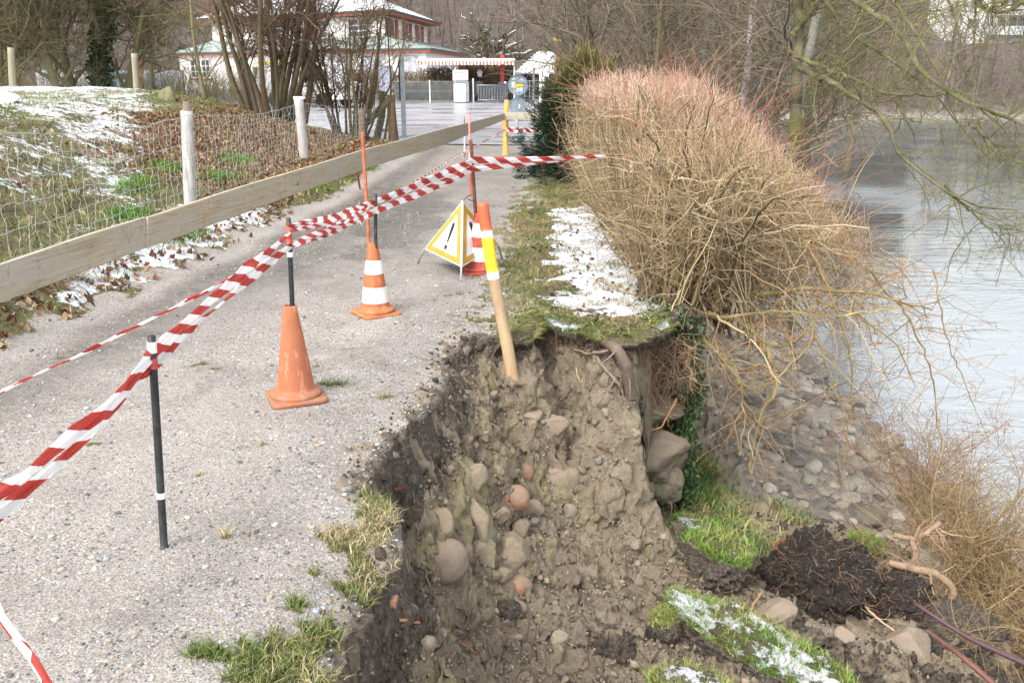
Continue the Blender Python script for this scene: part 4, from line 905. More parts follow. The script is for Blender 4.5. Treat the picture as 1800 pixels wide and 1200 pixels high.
# ------------------------------------------------------------ roots
RC = [(.36, .20, .11), (.42, .27, .16), (.26, .17, .12), (.48, .36, .25)]
def root(pts, r0, r1, label, col=(.24, .18, .13), name='tree_root', subs=6, seed=0, twigs=8, L=(.05, .2), group='exposed roots', lk=24):
    rg = np.random.default_rng(seed + 500); p = smoothline(np.asarray(pts), lk); p[1:] += np.cumsum(rg.normal(size=(lk - 1, 3)) * .0025, 0)
    t = empty(name, pts[0], label, 'root', group)
    T1 = Tubes(); rr = np.linspace(r0, r1, lk) * (1 + .10 * np.interp(np.arange(lk), np.arange(0, lk + 4, 4), rg.normal(size=len(np.arange(0, lk + 4, 4))))); T1.add(p[None], rr[None], jcol(col, 1, .1, .03)[:, None] * (1 + .05 * rg.normal(size=(1, lk, 1))), 9, cap=False); link('stem', T1.mesh('stem'), M_root, t)
    T2 = Tubes(); P, Q = grow(p[None], rr[None], twigs, L, .8, (0, 0, -.25), 6, .1, .28, .4, .006, .3, rg=rg); T2.add(P, Q, jcol(np.array(col) * 1.25, twigs), 5)
    P2, Q2 = grow(P, Q, twigs * 3, (L[0] * .4, L[1] * .6), .8, (0, 0, -.3), 5, .2, .3, .6, .003, .4, rg=rg); T2.add(P2, Q2, jcol(np.array(col) * 1.35, twigs * 3), 4)
    tag(link('rootlets', T2.mesh('rootlets'), M_root, t), kind='stuff')
def WH(px, py, off=.04):
    h_ = hit(px, py); d = h_ - [0, 0, CH]; L = np.linalg.norm(d); return np.array([0, 0, CH]) + d * (L - off) / L
Yr = 6.0
root([WH(1062, 600, .0), WH(1085, 612, .16), WH(1103, 640, .14), WH(1108, 665, .06), WH(1113, 690, -.03)], .034, .042, 'thick curved grey root under the turf at the head of the pit', (.20, .155, .12), seed=1, twigs=5)
root([WH(1050, 628, .0), WH(1068, 650, .06), WH(1085, 668, .06), WH(1092, 682, .0)], .014, .012, 'thin grey root branching left of the thick curved root', (.22, .17, .13), seed=2, twigs=5)
root([WH(1005, 612, .01), WH(1030, 620, .06), WH(1060, 616, .10), WH(1078, 608, .1)], .008, .011, 'pale horizontal root joining the thick curved root', (.34, .25, .17), seed=3, twigs=4)
root([W(1186, 645, 6.05), W(1200, 625, 6.0), W(1215, 610, 6.0)], .02, .018, 'stub of pale root by the wall top', (.42, .26, .16), seed=4, twigs=5)
root([W(1205, 635, 6.0), W(1215, 655, 5.95), W(1224, 675, 5.95)], .014, .008, 'broken pale root stub pointing down by the ivy', (.40, .27, .18), seed=5, twigs=3)
root([W(1157, 650, 6.0), W(1150, 680, 5.95), W(1130, 710, 5.9), W(1085, 752, 5.85)], .009, .003, 'long orange root hanging across the wall block', (.45, .24, .12), seed=6, twigs=10, L=(.08, .25))
root([W(1190, 700, 5.95), W(1160, 755, 5.9), W(1135, 758, 5.88)], .008, .004, 'orange root in front of the lower wall block', (.45, .24, .12), seed=7, twigs=8, L=(.05, .2))
root([WH(1010, 640, .0), WH(1022, 690, .03), WH(1035, 735, .03), WH(1046, 780, .01)], .006, .003, 'pale rootlet strand hanging down the scree', (.48, .38, .27), seed=8, twigs=9, L=(.06, .2))
root([hit(700, 1098, .02), hit(745, 1105, .03), hit(790, 1120, .03), hit(832, 1148, .01)], .006, .003, 'thin orange root lying across the lower left of the pit', (.40, .20, .10), seed=9, twigs=4, L=(.05, .12))
root([hit(690, 868, .02), hit(718, 860, .03), hit(745, 856, .02)], .011, .007, 'short dark red root stub at the gravel edge', (.17, .06, .05), seed=10, twigs=2, L=(.02, .06))
pz = hit(1640, 1050)
Yb = pz[1]
root([W(1562, 988, Yb), W(1610, 1000, Yb - .02), W(1650, 1010, Yb - .05), W(1678, 1040, Yb - .08), W(1668, 1090, Yb - .1)], .022, .030, 'thick pale bent root arching over the rubble at the lower right', (.30, .21, .135), seed=11, twigs=10, L=(.1, .35))
root([W(1570, 940, Yb + .1), W(1610, 945, Yb + .1), W(1655, 912, Yb + .1)], .020, .016, 'pale broken root stub pointing up right above the arching root', (.31, .21, .135), seed=12, twigs=10, L=(.1, .3))
root([W(1602, 950, Yb + .08), W(1612, 975, Yb + .02), W(1600, 1020, Yb), W(1610, 1050, Yb)], .024, .018, 'brown root stem between the two pale roots at the lower right', (.30, .19, .12), seed=13, twigs=8, L=(.1, .3))
root([hit(1462, 1055, .08), hit(1500, 1062, .10), hit(1530, 1095, .07), hit(1565, 1118, .04)], .010, .006, 'thin pale winding root across the rubble', (.42, .30, .20), seed=14, twigs=6)
root([W(1378, 945, hit(1378, 985)[1]), W(1366, 970, hit(1378, 985)[1]), W(1362, 1010, hit(1378, 1000)[1] - .03)], .026, .034, 'red brown broken root stump on the left of the root ball', (.22, .09, .05), seed=15, twigs=4)
root([hit(1308, 1098, .02), hit(1325, 1078, .05), hit(1340, 1068, .08)], .010, .008, 'short pale stick left of the flat faced block', (.42, .28, .17), seed=16, twigs=2, L=(.03, .08))
def fine_roots():
    rg = np.random.default_rng(77); T = Tubes()
    # hanging from the lip
    n = 900; i = rg.integers(25, 180, n); o_ = rg.uniform(-.02, .10, n); p0 = np.c_[LIP[i] + LIPN[i] * o_[:, None], rg.uniform(-.12, -.03, n)]
    d = unit(rg.normal(size=(n, 3)) * [.35, .35, .3] + [0, -.2, -1]); L = rg.uniform(.05, .26, n)[:, None]; P = [p0]
    for k in range(5): d = unit(d + rg.normal(size=(n, 3)) * .28 + [0, 0, -.1]); P.append(P[-1] + d * L / 5)
    P = np.stack(P, 1); cols = np.array(RC)[rg.integers(4, size=n)] * rg.uniform(.25, .8, (n, 1)); T.add(P, rg.uniform(.0008, .0024, (n, 1)) * np.linspace(1, .5, 6)[None], cols, 3)
    n = 420; x0 = rg.uniform(.70, 1.22, n); p0 = np.c_[x0, 5.98 - .1 * rg.random(n), rg.uniform(-.42, -.06, n)]; d = unit(rg.normal(size=(n, 3)) * [.6, .25, .4] + [-.1, -.15, -.7]); L = rg.uniform(.08, .38, n)[:, None]; P = [p0]
    for k in range(7): d = unit(d + rg.normal(size=(n, 3)) * [.35, .15, .3] + [0, 0, -.05]); P.append(P[-1] + d * L / 7)
    T.add(np.stack(P, 1), rg.uniform(.0010, .0032, (n, 1)) * np.linspace(1, .4, 8)[None], np.array([(.34, .18, .09), (.40, .26, .15), (.20, .13, .09), (.46, .36, .26)])[rg.integers(4, size=n)] * rg.uniform(.4, 1, (n, 1)), 4)
    # over clods
    dg = bpy.context.evaluated_depsgraph_get()
    for o in cl[2:5] + [cl[0]]:
        M = np.array(o.matrix_basis if False else (Matrix.Translation(o.location) @ o.rotation_euler.to_matrix().to_4x4())); V = np.array([v.co[:] for v in o.data.vertices]); V = V @ M[:3, :3].T + M[:3, 3]
        nn = 800 if o in cl[3:5] else 120; j = rg.integers(len(V), size=nn); c = V.mean(0); nr = unit(V[j] - c); p0 = V[j]; d = unit(rg.normal(size=(nn, 3)) + nr * .5 + [0, 0, -.3]); L = rg.uniform(.04, .16, nn)[:, None]; P = [p0]
        for k in range(5): d = unit(d + rg.normal(size=(nn, 3)) * .45); P.append(P[-1] + d * L / 5)
        T.add(np.stack(P, 1), rg.uniform(.0008, .002, (nn, 1)) * np.linspace(1, .5, 6)[None], np.array([(.34, .17, .09), (.30, .19, .12), (.45, .32, .2)])[rg.integers(3, size=nn)] * rg.uniform(.5, 1.2, (nn, 1)), 3)
    # scattered on slope
    n = 260; xs = rg.uniform(-.5, 1.3, n); ys = rg.uniform(4.6, 6.2, n); z = terrain(xs, ys); p0 = np.c_[xs, ys, z + .005]; d = unit(rg.normal(size=(n, 3)) * [1, .6, .8] + [0, -.4, .0]); P = [p0]; L = rg.uniform(.05, .22, n)[:, None]
    for k in range(5):
        d = unit(d + rg.normal(size=(n, 3)) * .3); q = P[-1] + d * L / 5; q[:, 2] = np.maximum(q[:, 2], terrain(q[:, 0], q[:, 1]) + .004); P.append(q)
    T.add(np.stack(P, 1), rg.uniform(.0008, .002, (n, 1)) * np.ones((1, 6)), np.array(RC)[rg.integers(4, size=n)] * rg.uniform(.5, 1, (n, 1)), 3)
    tag(link('fine_roots', T.mesh('fine_roots'), M_root), 'fine brown rootlets hanging from the undercut turf and clods', 'roots', None, 'stuff')
fine_roots()

# ------------------------------------------------------------ grass, leaves, ivy
def blades(name, P, label, h=(.04, .10), width=.003, cols=((.10, .17, .03), (.17, .22, .05), (.36, .30, .13)), droop=.5, rg=rng, cat='grass', bias=(0, 0, 1.0), snowtip=0):
    n = len(P); H = rg.uniform(h[0], h[1], n)[:, None]; d = unit(rg.normal(size=(n, 3)) * [.5, .5, .2] + np.asarray(bias)); az = rg.uniform(0, 6.28, n)
    side = np.stack([np.cos(az), np.sin(az), az * 0], 1) * (width * rg.uniform(.6, 1.3, n))[:, None]
    p1 = P + d * H * .5; lean = unit(d * [1, 1, 0] + 1e-6); p2 = p1 + unit(d + lean * droop + [0, 0, -droop * .5]) * H * .5
    V = np.stack([P - side, P + side, p1 - side * .8, p1 + side * .8, p2], 1).reshape(-1, 3); b_ = np.arange(n)[:, None] * 5
    Fq = np.vstack([b_ + [[0, 1, 3]], b_ + [[0, 3, 2]], b_ + [[2, 3, 4]]])
    pc = np.array(cols)[np.clip((fbm(P[:, 0], P[:, 1], f=3, o=3, s=5) * 1.2 + .5 + rg.normal(size=n) * .3) * len(cols), 0, len(cols) - 1).astype(int)] * rg.uniform(.6, 1.3, (n, 1))
    return tag(link(name, npmesh(name, V, Fq, np.repeat(pc, 5, 0)), M_blade), label, cat, None, 'stuff')
def scatter(n, x0, x1, y0, y1, key, thr=.5, power=1.0, rg=rng, snowcut=None, cond=None):
    out = []; c = 0
    while c < n:
        m_ = n * 2; x = rg.uniform(x0, x1, m_); y = y0 + (y1 - y0) * rg.random(m_) ** power; z, *rest = terrain(x, y, True); mk = masks(x, y, z, *rest)
        k = mk[key] + fbm(x, y, f=14, o=2, s=9) * .4 > thr
        if snowcut is not None: k &= (mk['snow'] + fbm(x, y, f=7, o=3, s=19) * .8 < snowcut)
        if cond: k &= cond(x, y, rest[0])
        out.append(np.stack([x, y, z - .004], 1)[k]); c += int(k.sum())
        if len(out) > 30: break
    return np.vstack(out)[:n]
GC = ((.08, .13, .025), (.15, .18, .045), (.26, .25, .09), (.40, .33, .16), (.34, .25, .12))
blades('verge_grass', scatter(26000, -1.4, 1.3, 1.5, 14, 'grass', .45, 1.2, snowcut=.62, cond=lambda x, y, d: d < 0), 'short green and straw grass along the broken edge of the path', (.02, .06), .0022, GC, .6)
blades('meadow_grass', scatter(60000, -12, -2.2, 4, 20, 'grass', .45, 1.0, snowcut=.60), 'shaggy green and straw grass on the mound', (.04, .11), .004, ((.07, .12, .02), (.13, .19, .035), (.24, .24, .08), (.40, .34, .18)), .8)
Pq = scatter(3600, -1.2, .2, 1.5, 5.3, 'grass', .35, 1, cond=lambda x, y, d: d < .03)
blades('edge_tufts', Pq, 'straw and green grass tufts along the crumbling edge beside the gravel', (.03, .085), .0018, ((.13, .18, .04), (.26, .26, .09), (.44, .37, .20), (.38, .28, .15), (.48, .42, .26)), .9)
# long straw tussocks
Q = scatter(160, -9, -3.0, 5, 13, 'grass', .5); Pq = np.repeat(Q, 60, 0) + rng.normal(size=(len(Q) * 60, 3)) * [.06, .06, 0]
blades('grass_tussocks', Pq, 'pale straw tussocks hanging down the slope behind the wire fence', (.14, .32), .003, ((.30, .26, .12), (.42, .36, .19), (.20, .20, .07)), 1.3, bias=(.5, -.2, .5))
# bright clumps
Q = np.array([(-3.9, 9.2), (-4.3, 10.5), (-3.8, 12), (-4.0, 13.5), (-2.75, 12.6), (-2.6, 14.0), (-2.5, 15.5), (-4.4, 11.8), (-3.2, 8.6), (-2.6, 16.6)]); z = terrain(Q[:, 0], Q[:, 1]); Pq = np.repeat(np.c_[Q, z], 700, 0) + rng.normal(size=(7000, 3)) * [.11, .22, 0]; Pq[:, 2] = terrain(Pq[:, 0], Pq[:, 1])
blades('green_clumps', Pq, 'bright green grass clumps growing through the leaves', (.05, .13), .004, ((.10, .24, .02), (.15, .30, .04), (.09, .18, .02)), .6)
# lip fringe
n = 8500; i = rng.integers(0, 180, n); o_ = rng.uniform(-.10, .13, n); Pq = np.c_[LIP[i] + LIPN[i] * o_[:, None], np.where(o_ > .06, -.02, .012)]
lipn = np.c_[LIPN[i], np.zeros(n)]
blades('edge_fringe', Pq, 'yellow green grass fringe drooping over the undercut edge', (.03, .10), .0022, ((.18, .22, .05), (.34, .30, .10), (.44, .38, .17), (.12, .18, .03)), 1.1, bias=lipn * .9 + [0, 0, .35])
# grass on clods
def clodgrass():
    out = []
    for o, n in ((cl[0], 5200), (cl[1], 1400), (cl[2], 2600), (cl[5], 900), (cl[6], 900), (cl[9], 700)):
        M = np.array(Matrix.Translation(o.location) @ o.rotation_euler.to_matrix().to_4x4()); me = o.data; V = np.array([v.co[:] for v in me.vertices]); a = np.zeros(len(V) * 4, np.float32); me.color_attributes['ma'].data.foreach_get('color', a); a = a.reshape(-1, 4)
        k = np.nonzero(a[:, 0] > .5)[0]
        if not len(k): continue
        edge = (a[:, 0] > .3) & (a[:, 0] < .95); ke = np.nonzero(edge)[0]; j = np.r_[rng.choice(k, n // 2), rng.choice(ke if len(ke) else k, n // 2)]
        Vw = V @ M[:3, :3].T + M[:3, 3]; s_ = (fbm(Vw[j, 0], Vw[j, 1], f=7, o=3, s=19) * .8 + a[j, 2] < .66) | (np.arange(len(j)) > n // 2)
        j = j[s_]; out.append(Vw[j] + rng.normal(size=(len(j), 3)) * .008)
    P = np.vstack(out); blades('clod_grass', P, 'fresh green grass blades on the fallen sods', (.03, .09), .0024, ((.12, .24, .03), (.18, .30, .05), (.30, .32, .10)), .8)
clodgrass()
Q = []
for (px, py, k, s_) in ((1240, 880, 1700, .13), (1275, 910, 2400, .15), (1310, 945, 1500, .12), (1245, 830, 900, .10), (1378, 912, 1300, .09), (1270, 870, 1200, .12), (1230, 810, 600, .1), (1330, 960, 500, .12), (1210, 960, 700, .15), (1180, 900, 400, .12), (1440, 850, 60, .15), (1370, 800, 60, .1)):
    p = hit(px, py); q = p + rng.normal(size=(k, 3)) * [s_, s_ * 1.4, 0]; q[:, 2] = terrain(q[:, 0], q[:, 1]); Q.append(q)
blades('bank_grass', np.vstack(Q)[::3], 'bright green grass on the slope below the ivy covered wall', (.06, .17), .0035, ((.08, .18, .025), (.12, .24, .04), (.22, .25, .08), (.38, .33, .16)), 1.0)
def leaves(name, P, label, size, cols, cat, nrm=None, fold=.3, kind='stuff', mat=None, shape='oval', up=.6):
    n = len(P); nn = unit(rng.normal(size=(n, 3)) * [1, 1, .5] + [0, 0, up]) if nrm is None else unit(nrm + rng.normal(size=(n, 3)) * .45)
    a = unit(np.cross(nn, rng.normal(size=(n, 3)))); b_ = np.cross(nn, a); s_ = rng.uniform(size[0], size[1], n)[:, None]
    V = np.stack([P - a * s_, P + b_ * s_ * .55 + nn * s_ * fold, P + a * s_, P - b_ * s_ * .55 + nn * s_ * fold * .6], 1).reshape(-1, 3)
    b0 = np.arange(n)[:, None] * 4; Fq = np.vstack([b0 + [[0, 1, 2]], b0 + [[0, 2, 3]]]); cc = np.array(cols)[rng.integers(len(cols), size=n)] * rng.uniform(.7, 1.25, (n, 1))
    return link(name, npmesh(name, V, Fq, np.repeat(cc, 4, 0), smooth=False), mat or M_leafm)
P = scatter(10000, -9, -2.4, 6, 22, 'leaf', .45, 1.0, snowcut=.6); P[:, 2] += .02
tag(leaves('fallen_leaves', P, '', (.022, .05), ((.20, .10, .06), (.28, .16, .10), (.14, .07, .045), (.36, .25, .16)), ''), 'red brown fallen leaves on the mound under the big tree', 'leaves', None, 'stuff')
P = scatter(1100, -3.6, -2.4, 4, 12, 'grass', .3); P[:, 2] += .02
tag(leaves('verge_leaves', P, '', (.02, .05), ((.22, .10, .06), (.10, .05, .035), (.35, .24, .16)), ''), 'dead leaves in the verge under the plank rail', 'leaves', None, 'stuff')
P = scatter(260, .1, 1.2, 5.8, 12, 'grass', .3); P[:, 2] += .015
tag(leaves('snow_leaves', P, '', (.012, .03), ((.10, .04, .04), (.18, .09, .06)), ''), 'small dead leaves on the snowy strip by the hedge', 'leaves', None, 'stuff')
# ivy on wall corner
n = 5200; t_ = rng.random(n); zz = -1.5 + 1.5 * rng.random(n); yy_ = 6.05 + 3.5 * t_ ** 2.2; xx = 1.27 + rng.normal(size=n) * .045 + .03 * np.sin(zz * 9)
P = np.c_[xx, yy_, zz]; o = leaves('ivy', P, '', (.014, .032), ((.025, .06, .018), (.05, .10, .03), (.09, .15, .05), (.035, .05, .02)), '', nrm=np.array([.8, -.7, .2]), mat=M_blade)
tag(o, 'dark ivy curtain hanging down the outer side of the retaining wall', 'ivy', None, 'stuff')
n = 900; P = np.c_[rng.normal(1.15, .12, n), rng.uniform(5.95, 6.9, n), rng.uniform(-.05, .05, n)]
tag(leaves('ground_ivy', P, '', (.014, .03), ((.03, .07, .03), (.06, .11, .05), (.10, .04, .05), (.14, .08, .06)), '', mat=M_blade), 'ivy and dark leaves creeping at the hedge foot beside the snow', 'ivy', None, 'stuff')
# ------------------------------------------------------------ bare hedge over the bank
def bez(a, b, c, K):
    t = np.linspace(0, 1, K)[None, :, None]; return (1 - t) ** 2 * a[:, None] + 2 * t * (1 - t) * b[:, None] + t ** 2 * c[:, None]
def addnoise(P, amp, rg):
    n = rg.normal(size=P.shape) * amp; n[:, 0] = 0; n = np.cumsum(n, 1); return P + n
STRAW = np.array([(.39, .285, .15), (.52, .40, .24), (.31, .21, .11), (.22, .155, .095), (.60, .48, .31)])
PINK = np.array([(.52, .28, .21), (.66, .47, .38), (.50, .24, .18), (.72, .57, .47)])
def TOP(x, y): return .22 * (fbm(np.asarray(x), np.asarray(y), f=1.7, o=3, s=66)) + .92 + .53 * S((y - 5.9) / 3.4) - np.clip(x - 1.75 - .12 * (y - 8), 0, 9) ** 1.25 * .85
def hedge():
    rg = np.random.default_rng(11); t = empty('bare_hedge', (1.6, 9, hz(1.1, 9)), 'big leafless straw coloured hedge leaning over the river bank beside the snowy strip', 'hedge')
    n = 620; by = 6.3 + 8.2 * rg.random(n) ** 1.15; bx = 1.12 + .75 * rg.random(n) ** 1.4; base = np.c_[bx, by, np.full(n, -.08) - .55 * np.clip(bx - 1.3, 0, 1)]
    v = rg.random(n); u = rg.random(n)
    wmax = np.clip((by - 5.3) * .82, .5, 2.4); tx = 1.0 + wmax * v; top = TOP(tx, by)
    tz = np.where(u < .55, top - .12 * rg.random(n), top - rg.random(n) * 1.2); ty = by + rg.normal(size=n) * .7 - .25 * v
    tgt = np.c_[tx, ty, np.maximum(tz, -1.0)]; mid = base * .55 + tgt * .45 + np.c_[-.12 * v, rg.normal(size=n) * .15, .35 + .35 * rg.random(n)]
    P = addnoise(bez(base, mid, tgt, 12), .014, rg); Rr = rg.uniform(.006, .017, (n, 1)) * np.linspace(1, .35, 12)[None]
    T = Tubes(); T.add(P, Rr, STRAW[rg.integers(5, size=n)] * rg.uniform(.35, 1.0, (n, 1)), 5); link('stems', T.mesh('stems'), M_twig, t)
    T = Tubes(); P1, R1 = grow(P, Rr, 4200, (.25, .75), .75, (0, 0, .18), 7, .25, .22, .6, .006, .4, rg=rg)
    keep = P1[:, -1, 2] < TOP(P1[:, -1, 0], P1[:, -1, 1]) + .17 * rg.random(len(P1)); P1, R1 = P1[keep], R1[keep]; R1 = np.maximum(R1, .0022)
    T.add(P1, R1, STRAW[rg.integers(5, size=len(P1))] * rg.uniform(.55, 1.15, (len(P1), 1)), 4)
    P2, R2 = grow(P1, R1, 17000, (.07, .34), .85, (0, 0, .12), 4, .1, .25, .7, .003, .5, rg=rg); R2 = np.maximum(R2, .0013)
    keep = P2[:, -1, 2] < TOP(P2[:, -1, 0], P2[:, -1, 1]) + .22 * rg.random(len(P2)); keep &= fbm(P2[:, 0, 0], P2[:, 0, 1], P2[:, 0, 2], f=3.0, o=2, s=67) > rg.uniform(-.9, .12, len(P2)); P2, R2 = P2[keep], R2[keep]
    T.add(P2, R2, STRAW[rg.integers(5, size=len(P2))] * rg.uniform(.5, 1.2, (len(P2), 1)), 3); link('twigs', T.mesh('twigs'), M_twig, t)
    # clipped pinkish top growth
    T = Tubes(); n = 12000; y = 6.7 + 8.0 * rg.random(n); x = .98 + np.clip((y - 5.3) * .82, .5, 2.3) * rg.random(n); z = TOP(x, y) - .14 - rg.random(n) * .28 + .14 * vn(x * 2.3, y * 2.3)
    p0 = np.c_[x, y, z]; d = unit(rg.normal(size=(n, 3)) * .45 + [0, 0, 1]); L = rg.uniform(.08, .34, n)[:, None]; Pp = [p0]
    for k in range(3): d = unit(d + rg.normal(size=(n, 3)) * .2); Pp.append(Pp[-1] + d * L / 3)
    T.add(np.stack(Pp, 1), np.full((n, 4), .0016), np.where(rg.random((n, 1)) < np.interp(y, [7.6, 9.6], [.12, .85])[:, None], PINK[rg.integers(4, size=n)], STRAW[rg.integers(5, size=n)] * 1.1), 3)
    # long red shoots
    n = 330; y = 6.6 + 7.5 * rg.random(n); x = 1.0 + np.clip((y - 5.3) * .82, .5, 2.3) * rg.random(n); z = TOP(x, y) - .2; d = unit(rg.normal(size=(n, 3)) * [.9, .5, .35] + [.0, 0, .75]); L = rg.uniform(.35, 1.15, n)[:, None]; Pp = [np.c_[x, y, z]]
    for k in range(7): d = unit(d + rg.normal(size=(n, 3)) * .05 + [0, 0, -.03]); Pp.append(Pp[-1] + d * L / 7)
    P = np.stack(Pp, 1); T.add(P, .0028 * np.linspace(1, .4, 8)[None] * np.ones((n, 1)), np.array([(.36, .13, .09), (.44, .19, .12), (.46, .30, .18)])[rg.integers(3, size=n)], 4)
    link('top_shoots', T.mesh('top_shoots'), M_twig, t)
    # near face: upright bare stems and arching canes in front
    T = Tubes(); n = 260; y = 6.4 + 7 * rg.random(n); base = np.c_[1.08 + rg.normal(size=n) * .05, y, np.full(n, -.03)]; tgt = np.c_[.98 + rg.normal(size=n) * .16, y + rg.normal(size=n) * .3, TOP(np.ones(n), y) * rg.uniform(.4, 1, n)]
    P = addnoise(bez(base, (base + tgt) / 2 + np.c_[rg.normal(size=(n, 2)) * .1, np.zeros(n)], tgt, 9), .008, rg); Rr = rg.uniform(.005, .012, (n, 1)) * np.linspace(1, .35, 9)[None]; T.add(P, Rr, STRAW[rg.integers(5, size=n)] * rg.uniform(.5, 1, (n, 1)), 5)
    P2, R2 = grow(P, Rr, 3500, (.08, .45), .8, (0, 0, .1), 5, .3, .25, .5, .003, .5, rg=rg); R2 = np.maximum(R2, .0014); k = P2[:, -1, 2] < TOP(P2[:, -1, 0], P2[:, -1, 1]) + .15; T.add(P2[k], R2[k], STRAW[rg.integers(5, size=k.sum())] * rg.uniform(.55, 1.2, (k.sum(), 1)), 3)
    link('side_stems', T.mesh('side_stems'), M_twig, t)
    return t
hedge()
def canes():
    rg = np.random.default_rng(12)
    t = empty('overhanging_branches', W(1185, 545, 6.5), 'thick bare branches growing from the wall top and drooping over the cobbles', 'branches')
    L = [([(1185, 540, 6.4), (1300, 562, 6.3), (1345, 600, 6.2), (1362, 650, 6.15), (1366, 690, 6.1), (1340, 715, 6.1), (1328, 760, 6.1), (1318, 830, 6.1)], .026, .006),
         ([(1185, 525, 6.5), (1250, 505, 6.5), (1330, 520, 6.4), (1420, 505, 6.3), (1530, 515, 6.2), (1640, 545, 6.1)], .028, .005),
         ([(1190, 545, 6.4), (1270, 560, 6.2), (1360, 545, 6.1), (1480, 555, 6.0), (1600, 540, 5.9)], .016, .004),
         ([(1195, 500, 6.6), (1290, 470, 6.6), (1400, 430, 6.7), (1520, 400, 6.8)], .024, .006),
         ([(1200, 470, 7.0), (1330, 490, 6.9), (1450, 530, 6.6), (1570, 590, 6.4), (1610, 680, 6.3)], .018, .004),
         ([(1190, 555, 6.3), (1235, 600, 6.2), (1290, 640, 6.1), (1310, 720, 6.0), (1300, 800, 6.0)], .014, .004),
         ([(1230, 540, 6.4), (1380, 620, 6.1), (1425, 565, 6.0), (1440, 600, 6.0), (1470, 700, 6.0), (1498, 750, 6.0)], .011, .005),
         ([(1200, 530, 6.5), (1300, 420, 6.4), (1370, 350, 6.4), (1400, 240, 6.4)], .016, .005),
         ([(1190, 540, 6.3), (1225, 450, 6.2), (1245, 380, 6.2), (1330, 330, 6.2)], .017, .005),
         ([(1420, 430, 6.5), (1480, 560, 6.4), (1500, 650, 6.4), (1488, 790, 6.4), (1475, 865, 6.4)], .012, .003),
         ([(1230, 520, 6.4), (1270, 650, 6.0), (1345, 760, 6.0), (1400, 720, 5.9)], .010, .004),
         ([(1520, 470, 6.2), (1600, 560, 6.2), (1640, 660, 6.2), (1655, 800, 6.2)], .010, .003),
         ([(1195, 545, 6.3), (1330, 700, 5.6), (1440, 590, 5.8), (1380, 430, 6.2)], .009, .004),
         ([(1640, 475, 6.0), (1665, 600, 6.1), (1690, 660, 6.2), (1740, 780, 6.3)], .006, .002)]
    T = Tubes(); Ps = []; Rs = []
    for pts, r0, r1 in L:
        p = smoothline([W(*q) for q in pts], 26); p[1:-1] += rg.normal(size=(24, 3)) * .006; r = np.linspace(r0, r1, 26); T.add(p[None], r[None], jcol((.36, .27, .13), 1, .2)[:, None] * (1 + .15 * rg.normal(size=(1, 26, 1))), 8); Ps.append(p); Rs.append(r)
    link('branches', T.mesh('branches'), M_bark, t); P = np.stack(Ps); Rr = np.stack(Rs)
    T = Tubes(); P1, R1 = grow(P, Rr, 240, (.2, .8), .7, (0, 0, -.12), 8, .1, .18, .5, .006, .4, rg=rg); R1 = np.maximum(R1, .0018); T.add(P1, R1, np.array([(.36, .25, .13), (.42, .24, .13), (.50, .38, .2)])[rg.integers(3, size=len(P1))] * rg.uniform(.6, 1.1, (len(P1), 1)), 4)
    P2, R2 = grow(P1, R1, 1300, (.04, .22), .85, (0, 0, -.05), 4, .1, .25, .7, .003, .5, rg=rg); R2 = np.maximum(R2, .0015); T.add(P2, R2, np.array([(.38, .20, .11), (.42, .24, .13), (.46, .34, .2)])[rg.integers(3, size=len(P2))] * rg.uniform(.6, 1.1, (len(P2), 1)), 3)
    # long drooping curtain at the outer edge
    n = 170; y = rg.uniform(6.6, 9.4, n); x = 1.6 + (y - 5.2) * .60 * rg.random(n) ** .6; z = .5 - (x - 1.9) * .45 + rg.normal(size=n) * .2; d = unit(rg.normal(size=(n, 3)) * [.5, .4, .4] + [.35, -.15, -.3]); L_ = rg.uniform(.3, .95, n)[:, None]; Pp = [np.c_[x, y, z]]
    for k in range(9): d = unit(d + rg.normal(size=(n, 3)) * .14 + [0, 0, -.14]); Pp.append(Pp[-1] + d * L_ / 9)
    Pc = np.stack(Pp, 1); Rc = .0030 * np.linspace(1, .4, 10)[None] * np.ones((n, 1)); T.add(Pc, Rc, STRAW[rg.integers(5, size=n)] * rg.uniform(.5, 1, (n, 1)), 4)
    P3, R3 = grow(Pc, Rc, 1100, (.05, .26), .85, (0, 0, .0), 4, .1, .25, .7, .002, .5, rg=rg); R3 = np.maximum(R3, .0015); T.add(P3, R3, np.array([(.50, .28, .13), (.50, .34, .17), (.56, .42, .22)])[rg.integers(3, size=len(P3))] * rg.uniform(.6, 1.1, (len(P3), 1)), 3)
    link('twigs', T.mesh('twigs'), M_twig, t)
canes()
